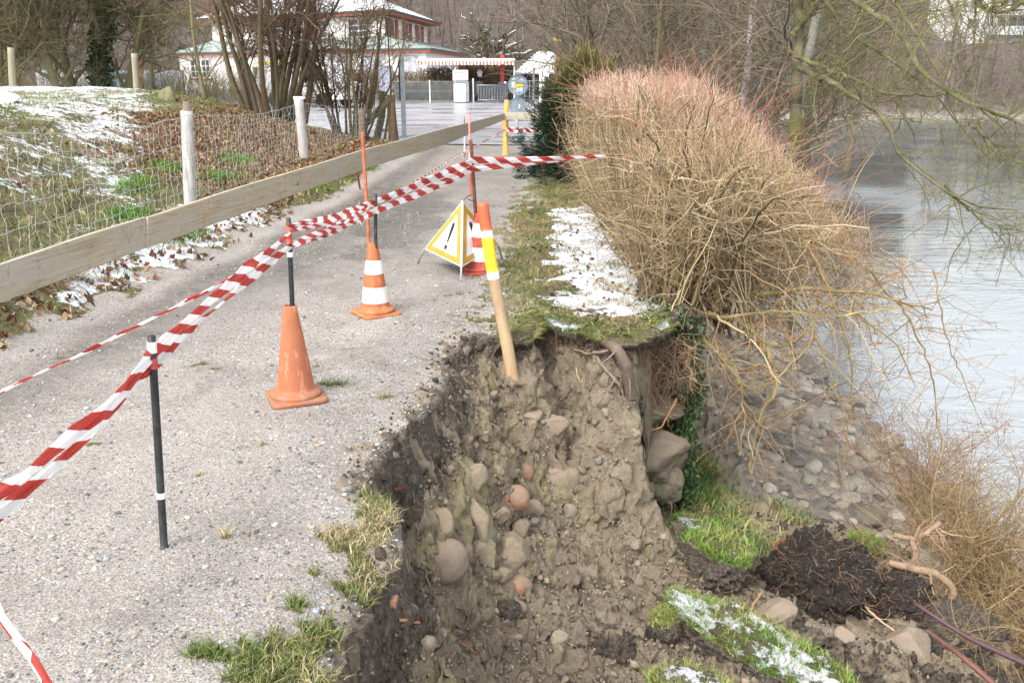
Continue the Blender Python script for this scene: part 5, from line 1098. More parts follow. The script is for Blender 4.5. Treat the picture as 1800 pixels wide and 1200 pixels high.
def shrub(name, c, n, spread, hgt, label, cols, tw=1500, seed=3, lean=(0, 0, 1), r=.007, rt=.0012, bd=.45, group=None):
    rg = np.random.default_rng(seed); t = empty(name, c, label, 'shrub', group); base = np.array(c) + rg.normal(size=(n, 3)) * [spread, spread, 0]; base[:, 2] = terrain(base[:, 0], base[:, 1]) - .03
    d = unit(rg.normal(size=(n, 3)) * [bd, bd, .15] + np.asarray(lean)); L = rg.uniform(.5, 1, n)[:, None] * hgt; P = [base]
    for k in range(8): d = unit(d + rg.normal(size=(n, 3)) * .10); P.append(P[-1] + d * L / 8)
    P = np.stack(P, 1); Rr = r * rg.uniform(.5, 1.2, (n, 1)) * np.linspace(1, .35, 9)[None]; cols = np.array(cols); k_ = len(cols)
    T = Tubes(); T.add(P, Rr, cols[rg.integers(k_, size=n)] * rg.uniform(.6, 1.05, (n, 1)), 5); link('stems', T.mesh('stems'), M_twig, t)
    T = Tubes(); P1, R1 = grow(P, Rr, tw // 4, (hgt * .12, hgt * .42), .65, (0, 0, .15), 6, .2, .18, .6, .006, .4, rg=rg); R1 = np.maximum(R1, rt * 1.4); T.add(P1, R1, cols[rg.integers(k_, size=len(P1))] * rg.uniform(.6, 1.1, (len(P1), 1)), 4)
    P2, R2 = grow(P1, R1, tw, (hgt * .04, hgt * .18), .8, (0, 0, .1), 4, .1, .22, .7, .004, .5, rg=rg); R2 = np.maximum(R2, rt); T.add(P2, R2, cols[rg.integers(k_, size=len(P2))] * rg.uniform(.6, 1.15, (len(P2), 1)), 3); tag(link('twigs', T.mesh('twigs'), M_twig, t), kind='stuff'); return t
OCH = [(.34, .23, .11), (.40, .28, .14), (.30, .18, .10), (.44, .33, .18)]
q = G(1745, 985, -1.75); shrub('riverside_shrub', q, 70, .24, 1.3, 'dense brown twiggy shrub at the lower right in front of the river', OCH, 2800, 5, (.0, .1, 1), .008, bd=.32)
q = G(1800, 1045, -1.6); shrub('riverside_shrub', q, 60, .25, 1.15, 'ochre twig tangle cut by the right edge of the picture', OCH, 3000, 6, (.05, 0, .8), .006, bd=.6)
q = G(1620, 900, -2.35); shrub('riverside_shrub', q, 26, .12, 1.5, 'sparse upright reddish shrub between cobbles and water', [(.36, .20, .12), (.42, .25, .15)], 900, 7, (.1, 0, 1), .006)
q = G(1290, 720, -1.7); shrub('bank_scrub', q, 12, .35, .8, 'thin brown scrub on the bank behind the ivy wall', OCH, 160, 8, (.2, -.2, .8), .004)
def near_cane():
    for i, (a, b_, c_, lab) in enumerate((((1605, 1058, 1.25), (1700, 1120, 1.2), (1835, 1180, 1.15), 'dark red cane close to the camera across the lower right corner'), ((1630, 1108, 1.3), (1700, 1160, 1.2), (1790, 1240, 1.15), 'orange red cane close to the camera below the dark red one'))):
        p = smoothline([W(*a), W(*b_), W(*c_)], 14); o = tubeobj('red_cane', p, np.linspace(.0028, .0055, 14), plain('cane_bark' + str(i), ((.075, .035, .04), (.13, .05, .035))[i], .6, .25, 30), None, 8); tag(o, lab, 'twig', 'red canes in the foreground')
near_cane()
# ------------------------------------------------------------ yew
def conifer_bush(c, rx, ry, h_, label, n, cols, seed, name='yew_bush', size=(.02, .05)):
    rg = np.random.default_rng(seed); t = empty(name, c, label, 'evergreen shrub'); T = Tubes(); m_ = 130
    az = rg.uniform(0, 6.28, m_); u = rg.random(m_); base = np.array(c) + np.c_[rg.normal(size=(m_, 2)) * .12, np.zeros(m_)]; rad = np.sqrt(rg.random(m_)); prof = (1 - u ** 2.4) * .95 + .12
    tgt = np.array(c) + np.c_[np.cos(az) * rad * rx * prof, np.sin(az) * rad * ry * prof, h_ * (.06 + .94 * u)]
    P = addnoise(bez(base, base * .5 + tgt * .5 + [0, 0, .15 * h_], tgt, 8), .01, rg); Rr = .012 * np.linspace(1, .3, 8)[None] * np.ones((m_, 1)); T.add(P, Rr, jcol((.10, .07, .045), m_), 4)
    P1, R1 = grow(P, Rr, 900, (.12, .4), .7, (0, 0, .12), 5, .3, .2, .6, .004, .4, rg=rg); T.add(P1, R1, jcol((.09, .08, .04), 900), 3); link('stems', T.mesh('stems'), M_twig, t)
    i = rg.integers(900, size=n); k = rg.uniform(.5, 4, n); a = k.astype(int).clip(0, 3); f = (k - a)[:, None]; p = P1[i, a] * (1 - f) + P1[i, a + 1] * f + rg.normal(size=(n, 3)) * .035
    cc = np.array(cols); hh = (p[:, 2] - c[2]) / h_; ci = np.clip((hh + rg.normal(size=n) * .12) * len(cc), 0, len(cc) - 1).astype(int)
    dirn = unit(p - np.array(c) - [0, 0, h_ * .35] + rg.normal(size=(n, 3)) * .35 + [0, 0, .15]); sd_ = unit(np.cross(dirn, rg.normal(size=(n, 3)))); s_ = rg.uniform(size[0], size[1], n)[:, None]
    V = np.stack([p - sd_ * s_ * .16, p + sd_ * s_ * .16, p + dirn * s_ * 2 + sd_ * s_ * .05, p + dirn * s_ * 2 - sd_ * s_ * .05], 1).reshape(-1, 3); b0 = np.arange(n)[:, None] * 4
    link('foliage', npmesh('foliage', V, b0 + [[0, 1, 2, 3]], np.repeat(cc[ci] * rg.uniform(.6, 1.3, (n, 1)), 4, 0), smooth=False), M_blade, t)
    return t
q = G(1030, 300); conifer_bush((1.06, 14.2, -.02), 1.05, 1.3, 1.9, 'dark green yew with olive tips between path and bare hedge', 70000, [(.010, .026, .016), (.014, .036, .02), (.022, .048, .024), (.04, .06, .025), (.16, .14, .045)], 31)
conifer_bush((.98, 16.9, -.02), .5, .8, 1.0, 'smaller dark green yew behind the first at the end of the path', 14000, [(.018, .045, .025), (.03, .07, .035), (.06, .10, .05)], 32)
# ------------------------------------------------------------ trees
def tree(c, h_, r0, label, seed, lean=(0, 0), nb=14, tw=500, cols=((.16, .13, .09),), moss=True, stems=1, spread=.0, blen=.35, tcol=(.20, .17, .12), up=.45, name='bare_tree', group=None, rt=.006, tip=.5, bspread=.55, cat='tree', droop=(0, 0, 0), tmin=.25):
    rg = np.random.default_rng(seed); t = empty(name, c, label, cat, group); n = stems; base = np.array(c) + (rg.normal(size=(n, 3)) * [spread, spread, 0] if n > 1 else np.zeros((1, 3)))
    base[:, 2] -= .15; out = unit(np.c_[base[:, :2] - np.array(c)[:2] + 1e-6, np.zeros(n)]) * (.32 if n > 1 else 0)
    d = unit(np.array([lean[0], lean[1], 1.0]) + out * rg.uniform(.3, 1.5, (n, 1)) + rg.normal(size=(n, 3)) * (.06 if n > 1 else .0)); L = rg.uniform(.7, 1, n)[:, None] * h_ if n > 1 else np.full((1, 1), h_); P = [base]; K = 14
    for k in range(K - 1): d = unit(d + rg.normal(size=(n, 3)) * .05 + [0, 0, .03]); P.append(P[-1] + d * L / (K - 1))
    P = np.stack(P, 1); Rr = r0 * (rg.uniform(.55, 1.1, (n, 1)) if n > 1 else 1) * (np.linspace(1, .22, K) + .25 * np.exp(-np.arange(K) * 1.5))[None]
    T = Tubes(); T.add(P, Rr, jcol(tcol, n, .12)[:, None] * (1 + .08 * rg.normal(size=(n, K, 1))), 9); link('trunk', T.mesh('trunk'), M_bark, t)
    T = Tubes(); P1, R1 = grow(P, Rr, nb, (h_ * blen * .5, h_ * blen), bspread, (0, 0, up), 10, tmin, .12, .5, 9, .25, droop, rg=rg); T.add(P1, R1, jcol(np.array(tcol) * (.45 if max(tcol) > .3 else 1), nb), 6)
    cols = np.array(cols); k_ = len(cols); m1 = nb * 7; P2, R2 = grow(P1, R1, m1, (h_ * blen * .25, h_ * blen * .6), .55, (0, 0, up * .5), 7, .15, .16, .6, .03, .4, droop, rg=rg); R2 = np.maximum(R2, rt); T.add(P2, R2, cols[rg.integers(k_, size=m1)] * rg.uniform(.7, 1.1, (m1, 1)), 4)
    P3, R3 = grow(P2, R2, tw, (h_ * blen * .10, h_ * blen * .38), .65, (0, 0, up * .4), 5, .1, .2, .7, .012, .5, droop, rg=rg); R3 = np.maximum(R3, rt * tip); T.add(P3, R3, cols[rg.integers(k_, size=tw)] * rg.uniform(.7, 1.2, (tw, 1)), 3)
    link('crown', T.mesh('crown'), M_twig, t); return t, P, P1, P2, P3
OLR = ((.20, .17, .12), (.24, .21, .13), (.17, .14, .10), (.26, .20, .14))
OL = ((.13, .12, .045), (.18, .16, .07), (.11, .10, .05), (.20, .15, .09)); BR = ((.17, .115, .08), (.22, .15, .11), (.13, .09, .06))
# big multi stemmed tree on the mound
tz = hz(-5.1, 19.6)
T0 = tree((-5.05, 19.8, tz), 6.0, .068, 'big many stemmed bare tree spreading from the leaf covered mound in front of the house', 41, nb=90, tw=9000, stems=21, spread=.30, blen=.36, cols=((.24, .15, .10), (.20, .15, .09), (.30, .20, .14)), tcol=(.15, .115, .07), rt=.007, name='multistem_tree', up=.25, tmin=.18)
T1 = tree((-3.55, 20.4, hz(-3.55, 20.4)), 3.4, .045, 'smaller many stemmed bush right of the big spreading tree', 42, nb=60, tw=2600, stems=18, spread=.35, blen=.34, cols=((.24, .16, .10), (.20, .16, .09)), tcol=(.15, .115, .06), rt=.0055, name='multistem_bush', up=.3, tmin=.15)
P = T0[4][:, -1][rng.integers(9000, size=1200)]; tag(leaves('withered_leaves', P, '', (.015, .035), ((.30, .17, .11), (.36, .22, .15)), ''), 'withered leaves still hanging in the big spreading tree', 'leaves', None, 'stuff')
# left wood at the back of the meadow
lw = [(-560, 0, 0), ]
for i, (px, Y, h_, r0, lean, lab) in enumerate([(25, 33, 9, .12, (.1, 0), 'mossy olive tree at the far left edge behind the snowy mound'), (75, 38, 9, .13, (-.25, 0), 'olive tree leaning left beyond the snow, second from the left edge'), (140, 34, 8.5, .16, (-.28, 0), 'slanting pale trunked tree leaning left over the white wall'), (165, 36, 10, .17, (-.22, 0), 'tall slanting tree just left of the ivy clad trunk'), (235, 37, 9, .14, (.30, 0), 'tree leaning right just behind the blue car'), (383, 30, 8, .07, (-.05, 0), 'thin mossy trunk standing before the left wing of the house'), (120, 45, 10, .14, (.1, 0), 'straight olive tree standing farther back between the slanting ones'), (45, 46, 10, .15, (.05, 0), 'far olive tree behind the left fence post'), (290, 48, 9, .12, (.1, 0), 'slim brown tree left of the house wall')]):
    x = (px - 900) / F * Y * 1.0; z = hz(x, Y)
    tree((x, Y, z), h_, r0, lab, 50 + i, lean, nb=34 if r0 > .1 else 12, tw=1700 if r0 > .1 else 250, cols=OL, tcol=(.20, .18, .10), rt=.011, group='trees behind the meadow', up=.15, blen=.42, tmin=.10)
t, P, *_ = tree(((190 - 900) / F * 36, 36.5, hz(-16, 36)), 9, .22, 'thick ivy clad tree at the back of the snowy meadow', 61, (.03, 0), nb=16, tw=1200, cols=OL, rt=.011, name='ivy_tree')
k = rng.integers(0, 11, 4200); f = rng.random((4200, 1)); pp = P[0, k] * (1 - f) + P[0, k + 1] * f + unit(rng.normal(size=(4200, 3))) * rng.uniform(.15, .55, (4200, 1)); link('ivy', leaves('tmp_ivy', pp, '', (.06, .13), ((.02, .045, .018), (.035, .07, .025), (.05, .09, .03)), '', mat=M_blade).data, [], t); bpy.data.objects.remove(bpy.data.objects['tmp_ivy'])
# trees along the river behind the hedge
rt_ = [(1062, 26, 9, .16, (-.04, 0), 'dark trunked tree behind the yew, left of the pale birch', (.15, .12, .09)), (1135, 22, 8, .07, (-.05, 0), 'thin forked tree directly above the bare hedge', (.20, .17, .10)), (1225, 24, 8, .10, (-.12, 0), 'slim slanting lichen spotted trunk left of the pale birch', (.24, .22, .16)), (1300, 21, 9, .11, (.045, 0), 'pale white barked birch rising behind the hedge', (.52, .50, .46)), (1345, 27, 9, .12, (.1, 0), 'olive trunk between the pale birch and the ivy trunk', (.20, .18, .09)), (1420, 23, 9, .15, (-.10, 0), 'thick mossy trunk with ivy right of the pale birch', (.26, .23, .16)), (1385, 19, 8, .13, (.03, 0), 'tree whose lichen spotted trunk leans at the right of the hedge', (.36, .33, .26)), (1180, 34, 9, .13, (.06, 0), 'grey tree standing farther back behind the hedge', (.17, .14, .10)), (1265, 38, 10, .14, (-.03, 0), 'brown tree far behind the pale birch', (.16, .12, .09)), (1010, 40, 10, .20, (.0, 0), 'stout dark tree at the corner of the car park', (.10, .08, .06)), (1480, 40, 9, .12, (.1, 0), 'slim tree on the bend of the bank near the water', (.17, .14, .10))]
for i, (px, Y, h_, r0, lean, lab, tc) in enumerate(rt_):
    x = (px - 900) / F * Y * 1.0; z = max(hz(x, Y), -2.6); o = tree((x, Y, z), h_ - z, r0, lab, 80 + i, lean, nb=22, tw=1300, cols=OLR, tcol=tc, rt=.0075, group='riverside trees behind the hedge', up=.12, blen=.40, tmin=.1)
def mossy_boughs():
    rg = np.random.default_rng(19); t = empty('river_tree', W(1400, 150, 17), 'tree whose long mossy green boughs arch out over the river', 'tree')
    L = [([(1395, 330, 17.5), (1400, 150, 17.5), (1405, 20, 17.6), (1400, -200, 17.6)], .13, .08), ([(1410, -60, 17), (1490, -5, 16), (1580, 50, 15), (1620, 130, 14), (1680, 170, 13.5), (1760, 205, 13), (1850, 240, 12.6)], .065, .02),
         ([(1405, 120, 17), (1460, 145, 15.5), (1520, 180, 14), (1562, 215, 13), (1570, 265, 12.5), (1640, 320, 12), (1700, 362, 11.6), (1790, 368, 11.2)], .055, .012),
         ([(1400, 100, 17), (1500, 140, 15.5), (1560, 165, 15), (1620, 170, 14.5), (1700, 160, 14)], .04, .012), ([(1450, 0, 16.5), (1490, 60, 16), (1560, 100, 15.5), (1640, 160, 15), (1720, 260, 14)], .04, .01),
         ([(1540, -40, 15), (1600, 40, 14.5), (1650, 130, 14), (1700, 260, 13.5)], .035, .008), ([(1690, -60, 13), (1720, 10, 13), (1760, 25, 12.8), (1830, -10, 12.6)], .04, .02), ([(1650, -60, 14), (1690, 70, 13.6), (1680, 110, 13.4), (1720, 150, 13)], .025, .006), ([(1660, 325, 11.9), (1720, 385, 11.6), (1760, 420, 11.4)], .025, .006),
         ([(1705, 215, 13.3), (1780, 280, 13), (1830, 300, 12.8)], .03, .012), ([(1395, 60, 17.4), (1460, -20, 17), (1520, -80, 16.5)], .06, .03)]
    T = Tubes(); Ps, Rs = [], []
    for pts, r0, r1 in L:
        p = smoothline([W(*q) for q in pts], 30); p[1:-1] += rg.normal(size=(28, 3)) * .012; r = np.linspace(r0, r1, 30) * (1 + .12 * rg.normal(size=30)); T.add(p[None], r[None], jcol((.15, .135, .085), 1, .1)[:, None] * (1 + .3 * rg.normal(size=(1, 30, 1))) + np.array([.01, .025, -.02]) * (rg.random((1, 30, 1)) < .3), 8); Ps.append(p); Rs.append(r)
    link('trunk', T.mesh('trunk'), M_bark, t); P = np.stack(Ps)[1:]; Rr = np.stack(Rs)[1:]; T = Tubes(); P1, R1 = grow(P, Rr, 170, (.4, 1.6), .6, (.1, 0, .1), 9, .1, .14, .4, .02, .3, (0, 0, -.02), rg=rg); R1 = np.maximum(R1, .0045); T.add(P1, R1, jcol((.17, .16, .07), 170), 5)
    P2, R2 = grow(P1, R1, 1300, (.15, .7), .65, (0, 0, 0), 6, .1, .18, .6, .01, .4, rg=rg); R2 = np.maximum(R2, .003); T.add(P2, R2, np.array(OL)[rg.integers(4, size=1300)] * rg.uniform(.8, 1.4, (1300, 1)), 3)
    P3, R3 = grow(P2, R2, 3000, (.08, .3), .75, (0, 0, 0), 4, .1, .2, .6, .004, .5, rg=rg); R3 = np.maximum(R3, .0022); T.add(P3, R3, np.array([(.24, .24, .08), (.30, .28, .10), (.18, .14, .08)])[rg.integers(3, size=3000)] * rg.uniform(.7, 1.1, (3000, 1)), 3); link('crown', T.mesh('crown'), M_twig, t)
mossy_boughs()
def thicket():   # olive undergrowth too dense to count
    rg = np.random.default_rng(23); T = Tubes()
    for (x0, x1, y0, y1, n, h0, h1, cols, r) in ((1.4, 9, 16, 44, 2600, .8, 2.6, OLR, .006), (-26, -9, 34, 60, 2600, .8, 2.6, OL, .010), (1.5, 6, 24, 34, 900, .6, 2.0, BR, .006)):
        y = rg.uniform(y0, y1, n); x = rg.uniform(x0, x1, n); 
        if x0 > 0: x = np.interp(y, [16, 44], [1.6, 6.5]) + rg.uniform(0, 1, n) * np.interp(y, [16, 44], [2.3, 8])
        z = np.maximum(terrain(x, y), -2.65); k = z > -2.6; x, y, z = x[k], y[k], z[k]; n = len(x)
        d = unit(rg.normal(size=(n, 3)) * [.5, .4, .2] + [.15, 0, 1]); L = rg.uniform(h0, h1, n)[:, None]; L = L + np.maximum(-z, 0)[:, None] * .6; P = [np.c_[x, y, z - .1]]
        for k in range(6): d = unit(d + rg.normal(size=(n, 3)) * .12); P.append(P[-1] + d * L / 6)
        P = np.stack(P, 1); Rr = r * rg.uniform(.5, 1.3, (n, 1)) * np.linspace(1, .3, 7)[None]; c = np.array(cols); T.add(P, Rr, c[rg.integers(len(c), size=n)] * rg.uniform(.7, 1.2, (n, 1)), 3)
        P1, R1 = grow(P, Rr, n * 3, (.3, 1.1), .5, (.1, 0, .2), 4, .2, .2, .6, .006, .4, rg=rg); T.add(P1, np.maximum(R1, r * .35), c[rg.integers(len(c), size=n * 3)] * rg.uniform(.7, 1.3, (n * 3, 1)), 3)
    tag(link('undergrowth', T.mesh('undergrowth'), M_twig), 'olive brown undergrowth crowding below the riverside and meadow trees', 'undergrowth', None, 'stuff')
thicket()
def forest():
    rg = np.random.default_rng(29); T = Tubes(); n = 900; x = rg.uniform(-75, 85, n); y = 79 + 70 * rg.random(n) ** 1.3
    z = terrain(x, y); k = (z > -2.2) & ~((x < -2) & (y < 97)) & ~((x > 44) & (x < 64) & (y > 100) & (y < 122)) & ((x > 8) | (y > 95)); x, y, z = x[k], y[k], z[k]; n = len(x); h_ = rg.uniform(6, 11, n)
    d = unit(rg.normal(size=(n, 3)) * [.10, .1, .02] + [0, 0, 1]); P = [np.c_[x, y, z - .2]]
    for k in range(7): d = unit(d + rg.normal(size=(n, 3)) * .06); P.append(P[-1] + d * h_[:, None] / 7)
    P = np.stack(P, 1); Rr = rg.uniform(.06, .16, (n, 1)) * np.linspace(1, .2, 8)[None]; T.add(P, Rr, np.array([(.17, .14, .12), (.24, .21, .19), (.13, .105, .09)])[rg.integers(3, size=n)] * rg.uniform(.8, 1.2, (n, 1)), 5)
    F2 = np.array([(.17, .135, .12), (.21, .17, .155), (.16, .14, .10), (.25, .19, .175)])
    P1, R1 = grow(P, Rr, n * 12, (1.2, 3.6), .5, (0, 0, .35), 5, .2, .14, .45, .05, .3, rg=rg); R1 = np.maximum(R1, .022); T.add(P1, R1, F2[rg.integers(4, size=n * 12)] * rg.uniform(.8, 1.2, (n * 12, 1)), 3)
    P2, R2 = grow(P1, R1, n * 55, (.5, 1.8), .6, (0, 0, .2), 3, .2, .2, .6, .03, .5, rg=rg); R2 = np.maximum(R2, .013); T.add(P2, R2, F2[rg.integers(4, size=n * 55)] * rg.uniform(.75, 1.25, (n * 55, 1)), 3)
    m_ = 26000; x = rg.uniform(-80, 90, m_); y = rg.uniform(79, 150, m_); z = terrain(x, y); k = (z > -2.2) & ~((x < -2) & (y < 97)) & ((x > 8) | (y > 95)) & ~((x > 44) & (x < 64) & (y > 100) & (y < 122)); x, y, z = x[k], y[k], z[k]; m_ = len(x)
    d = unit(rg.normal(size=(m_, 3)) * [.5, .4, .2] + [0, 0, 1]); L = rg.uniform(.8, 3, m_)[:, None]; P = [np.c_[x, y, z - .1]]
    for k in range(3): d = unit(d + rg.normal(size=(m_, 3)) * .2); P.append(P[-1] + d * L / 3)
    T.add(np.stack(P, 1), rg.uniform(.015, .035, (m_, 1)) * np.linspace(1, .4, 4)[None], F2[rg.integers(4, size=m_)] * rg.uniform(.7, 1.3, (m_, 1)), 3)
    tag(link('hillside_wood', T.mesh('hillside_wood'), M_twig), 'leafless brown wood covering the hillside beyond house and river', 'wood', None, 'stuff')
forest()
# ------------------------------------------------------------ house
M_wall = plain('white_render', (.80, .78, .74), .8, .05, 1.2, .1, dirt=(.70, .67, .62)); M_fascia = plain('red_brown_fascia', (.33, .085, .055), .7, .12, 4)
M_gut = plain('dark_green_gutter', (.05, .085, .08), .5, .1, 3); M_shut = plain('dark_red_shutter', (.26, .055, .04), .6, .1, 6)
M_glass = N('window_glass').fin((.06, .065, .07), .08, Specular_IOR_Level=.8); M_frame = plain('white_frame', (.72, .72, .70), .5, .04)
M_curt = plain('grey_curtain', (.36, .37, .40), .8, .2, 2.2)
def mat_roof(name, a, b, snowthr):
    m = N(name); n = m.noise(.7, 6, .65); s = m.noise(2.6, 4, .6, vec=m.scaled(m.pos, (1, .35, 1))); c = m.ramp(s, [(.3, a), (.7, b)]); f = m.map(m.math('ADD', n, m.math('MULTIPLY', s, .3)), snowthr, snowthr + .06)
    w = m.n('ShaderNodeTexWave'); w.inputs['Scale'].default_value = 1.6; w.inputs['Distortion'].default_value = .3; m.l(m.pos, w.inputs['Vector'])
    return m.fin(m.mix(f, c, (.86, .88, .92)), .7, m.bump(w.outputs['Fac'], .5, .03))
def house():
    t = empty('white_house', (-12, 70, 0), 'large white two storey house with red brown eaves and snowy roof behind the big tree', 'house')
    Lw = np.array([(-5.4, 60), (-27.6, 79), (-24, 94), (-4.6, 84)]); Uw = np.array([(-8.6, 65), (-23.8, 76.2), (-21, 90), (-7.3, 82)])
    def off(P, d):
        c = P.mean(0); return c + (P - c) * (1 + d / np.linalg.norm(P - c, axis=1, keepdims=True))
    def prism(nm, P, z0, z1, mat, par=t, top=None):
        bm = bmesh.new(); Q = P if top is None else top
        a = [bm.verts.new((x, y, z0)) for x, y in P]; b = [bm.verts.new((x, y, z1)) for x, y in Q]
        for i in range(4): bm.faces.new((a[i], a[(i + 1) % 4], b[(i + 1) % 4], b[i]))
        bm.faces.new(a[::-1]); bm.faces.new(b); bmesh.ops.recalc_face_normals(bm, faces=bm.faces); return bmobj(nm, bm, mat, par, smooth=False)
    wl = prism('ground_floor_wall', Lw, -.3, 2.62, M_wall); prism('upper_floor_wall', Uw, 2.6, 5.05, M_wall)
    r1 = prism('lower_roof', off(Lw, .75), 2.80, 3.72, mat_roof('metal_roof_green', (.20, .25, .24), (.30, .35, .33), .78), t, off(Uw, .05)); prism('fascia', off(Lw, .70), 2.60, 2.78, M_fascia, r1); prism('gutter', off(Lw, .83), 2.74, 2.86, M_gut, r1)
    r2 = prism('upper_roof', off(Uw, 1.35), 5.32, 8.4, mat_roof('tile_roof_snow', (.24, .10, .07), (.34, .17, .12), .46), t, Uw.mean(0) + (Uw - Uw.mean(0)) * .12); prism('fascia', off(Uw, 1.30), 5.08, 5.30, M_fascia, r2); prism('gutter', off(Uw, 1.42), 5.24, 5.38, M_gut, r2)
    def onwall(P, Q, u, z, o=.0):
        P, Q = np.array(P), np.array(Q); d = (Q - P) / np.linalg.norm(Q - P); n = np.array([d[1], -d[0]]); c = (Lw.mean(0)); p = P + (Q - P) * u
        if (p + n - c) @ (p + n - c) < (p - c) @ (p - c): n = -n
        return p + n * o, d, n
    def panel(nm, P, Q, u0, u1, z0, z1, o, mat, par, th=.05):
        a, d, n = onwall(P, Q, u0, 0, 0); b, _, _ = onwall(P, Q, u1, 0, 0); bm = bmesh.new(); v = []
        for q in (a, b):
            for s_ in (o - th, o):
                for z in (z0, z1): v.append(bm.verts.new((*(q + n * s_), z)))
        for f in ((0, 1, 3, 2), (4, 6, 7, 5), (0, 4, 5, 1), (2, 3, 7, 6), (0, 2, 6, 4), (1, 5, 7, 3)): bm.faces.new([v[i] for i in f])
        bmesh.ops.recalc_face_normals(bm, faces=bm.faces); return bmobj(nm, bm, mat, par, smooth=False)
    def window(P, Q, u0, u1, z0, z1, glass=M_glass, cross=True, sill=False):
        f = panel('window', P, Q, u0, u1, z0, z1, .03, glass, t); w_ = (u1 - u0)
        L = np.linalg.norm(np.array(Q) - P); e = .09 / L
        for a, b, c, d_ in ((u0 - e, u0, z0, z1), (u1, u1 + e, z0, z1), (u0 - e, u1 + e, z1, z1 + .09), (u0 - e, u1 + e, z0 - .09, z0)): panel('frame', P, Q, a, b, c, d_, .075, M_frame, f, .08)
        if cross:
            m_ = (u0 + u1) / 2; panel('mullion', P, Q, m_ - e * .4, m_ + e * .4, z0, z1, .06, M_frame, f)
            for q in (.33, .66): panel('mullion', P, Q, u0, u1, z0 + (z1 - z0) * q - .03, z0 + (z1 - z0) * q + .03, .055, M_frame, f)
        if sill: panel('sill', P, Q, u0 - e * 3, u1 + e * 3, z0 - .24, z0 - .1, .16, M_shut, f, .15)
    A, B = (-5.4, 60), (-27.6, 79)
    for a, b in ((.845, .882), (.90, .937)): window(A, B, a, b, .95, 2.25, sill=True)
    for a, b in ((.02, .085), (.13, .21), (.25, .33)): window(A, B, a, b, 1.15, 2.45, M_curt, False)
    for a, b in ((.42, .50), (.58, .64)): window(A, B, a, b, .1, 1.7, M_glass, False)
    U0, U1, U3 = (-8.6, 65), (-23.8, 76.2), (-7.3, 82)
    for a, b in ((.08, .18), (.30, .40), (.55, .65)):
        window(U0, U1, a, b, 3.75, 4.85); 
    for k in range(6): panel('shutter', U0, U3, .04 + k * .16, .10 + k * .16, 3.7, 4.95, .06, M_shut, t)
    for a, b in ((.105, .18), (.425, .50), (.745, .82)): panel('window', U0, U3, a, b, 3.8, 4.9, .02, M_glass, t)
    tubeobj('downpipe', [(-8.5, 64.2, 5.1), (-8.4, 64.8, 4.7), (-8.52, 64.85, 3.7)], .06, M_gut, t)
    return t
house()
def boxobj(nm, x0, x1, y0, y1, z0, z1, mat, par=None, M=None, bev=0):
    bm = bmesh.new(); box(bm, x0, x1, y0, y1, z0, z1, M); bmesh.ops.recalc_face_normals(bm, faces=bm.faces); o = bmobj(nm, bm, mat, par, smooth=False)
    return bevel(o, bev) if bev else o
# ------------------------------------------------------------ yard edge: fence, hedge, awning
def PX(px, Y, z=0): return (px - 900) / F * (Y * CP - (z - CH) * SP)
Yf = 47.0
M_hedge = plain('x', (.1, .1, .1))
def leafy(name, x0, x1, y0, y1, z0, z1, n, cols, label, size, cat, lumps=.25, twigs=0):
    rg = np.random.default_rng(abs(hash(label)) % 9999 if 0 else len(label) * 7); t = empty(name, ((x0 + x1) / 2, (y0 + y1) / 2, z0), label, cat)
    x = rg.uniform(x0, x1, n); y = rg.uniform(y0, y1, n); zt = z1 - lumps * (1 - vn(x * 1.7, y * 1.7 + 3)); z = z0 + (zt - z0) * rg.random(n) ** .8
    o = leaves('tmpx', np.c_[x, y, z], '', size, cols, '', mat=M_blade); link('foliage', o.data, [], t); bpy.data.objects.remove(o)
    m_ = twigs or 200; T = Tubes(); x = rg.uniform(x0, x1, m_); y = rg.uniform(y0, y1, m_); d = unit(rg.normal(size=(m_, 3)) * [.25, .2, .1] + [0, 0, 1]); L = (z1 - z0) * rg.uniform(.7, 1.08, m_)[:, None]; P = [np.c_[x, y, np.full(m_, z0)]]
    for k in range(5): d = unit(d + rg.normal(size=(m_, 3)) * .12); P.append(P[-1] + d * L / 5)
    P = np.stack(P, 1); T.add(P, .012 * np.linspace(1, .4, 6)[None] * np.ones((m_, 1)), jcol((.24, .16, .10), m_, .25), 3); P1, R1 = grow(P, .012 * np.ones((m_, 6)), m_ * 5, (.1, .5), .6, (0, 0, .2), 4, .1, .2, .6, .008, .5, rg=rg); T.add(P1, R1, jcol((.25, .17, .11), m_ * 5, .25), 3); link('stems', T.mesh('stems'), M_twig, t); return t
leafy('garden_hedge', PX(600, 50), PX(735, 50), 49.6, 50.6, 0, 1.55, 2600, [(.10, .09, .04), (.17, .12, .07), (.07, .09, .03)], 'brown and green garden hedge in front of the white house windows', (.03, .07), 'hedge', twigs=500)
leafy('garden_hedge', PX(738, 49), PX(800, 49), 48.8, 49.8, 0, 1.75, 1800, [(.14, .12, .05), (.20, .13, .08), (.05, .10, .03)], 'brown hedge behind the white cabinet under the awning', (.03, .07), 'hedge', twigs=350)
leafy('evergreen_bush', PX(700, 48.2), PX(790, 48.2), 47.5, 48.6, 0, 1.05, 9000, [(.03, .075, .05), (.05, .11, .07), (.02, .05, .035)], 'low blue green bushes behind the wire fence of the yard', (.03, .06), 'shrub', .5)
leafy('reed_hedge', PX(805, 50), PX(862, 50), 50, 50.9, 0, 2.0, 1500, [(.42, .26, .11), (.36, .20, .08), (.24, .15, .07)], 'ochre beech hedge beneath the striped awning', (.03, .06), 'hedge', twigs=500)
leafy('ivy_bush', PX(868, 52), PX(902, 52), 51, 53, 0, 2.1, 5000, [(.02, .04, .02), (.05, .06, .03)], 'dark ivy mass behind the red post under the awning', (.04, .08), 'shrub', .1)
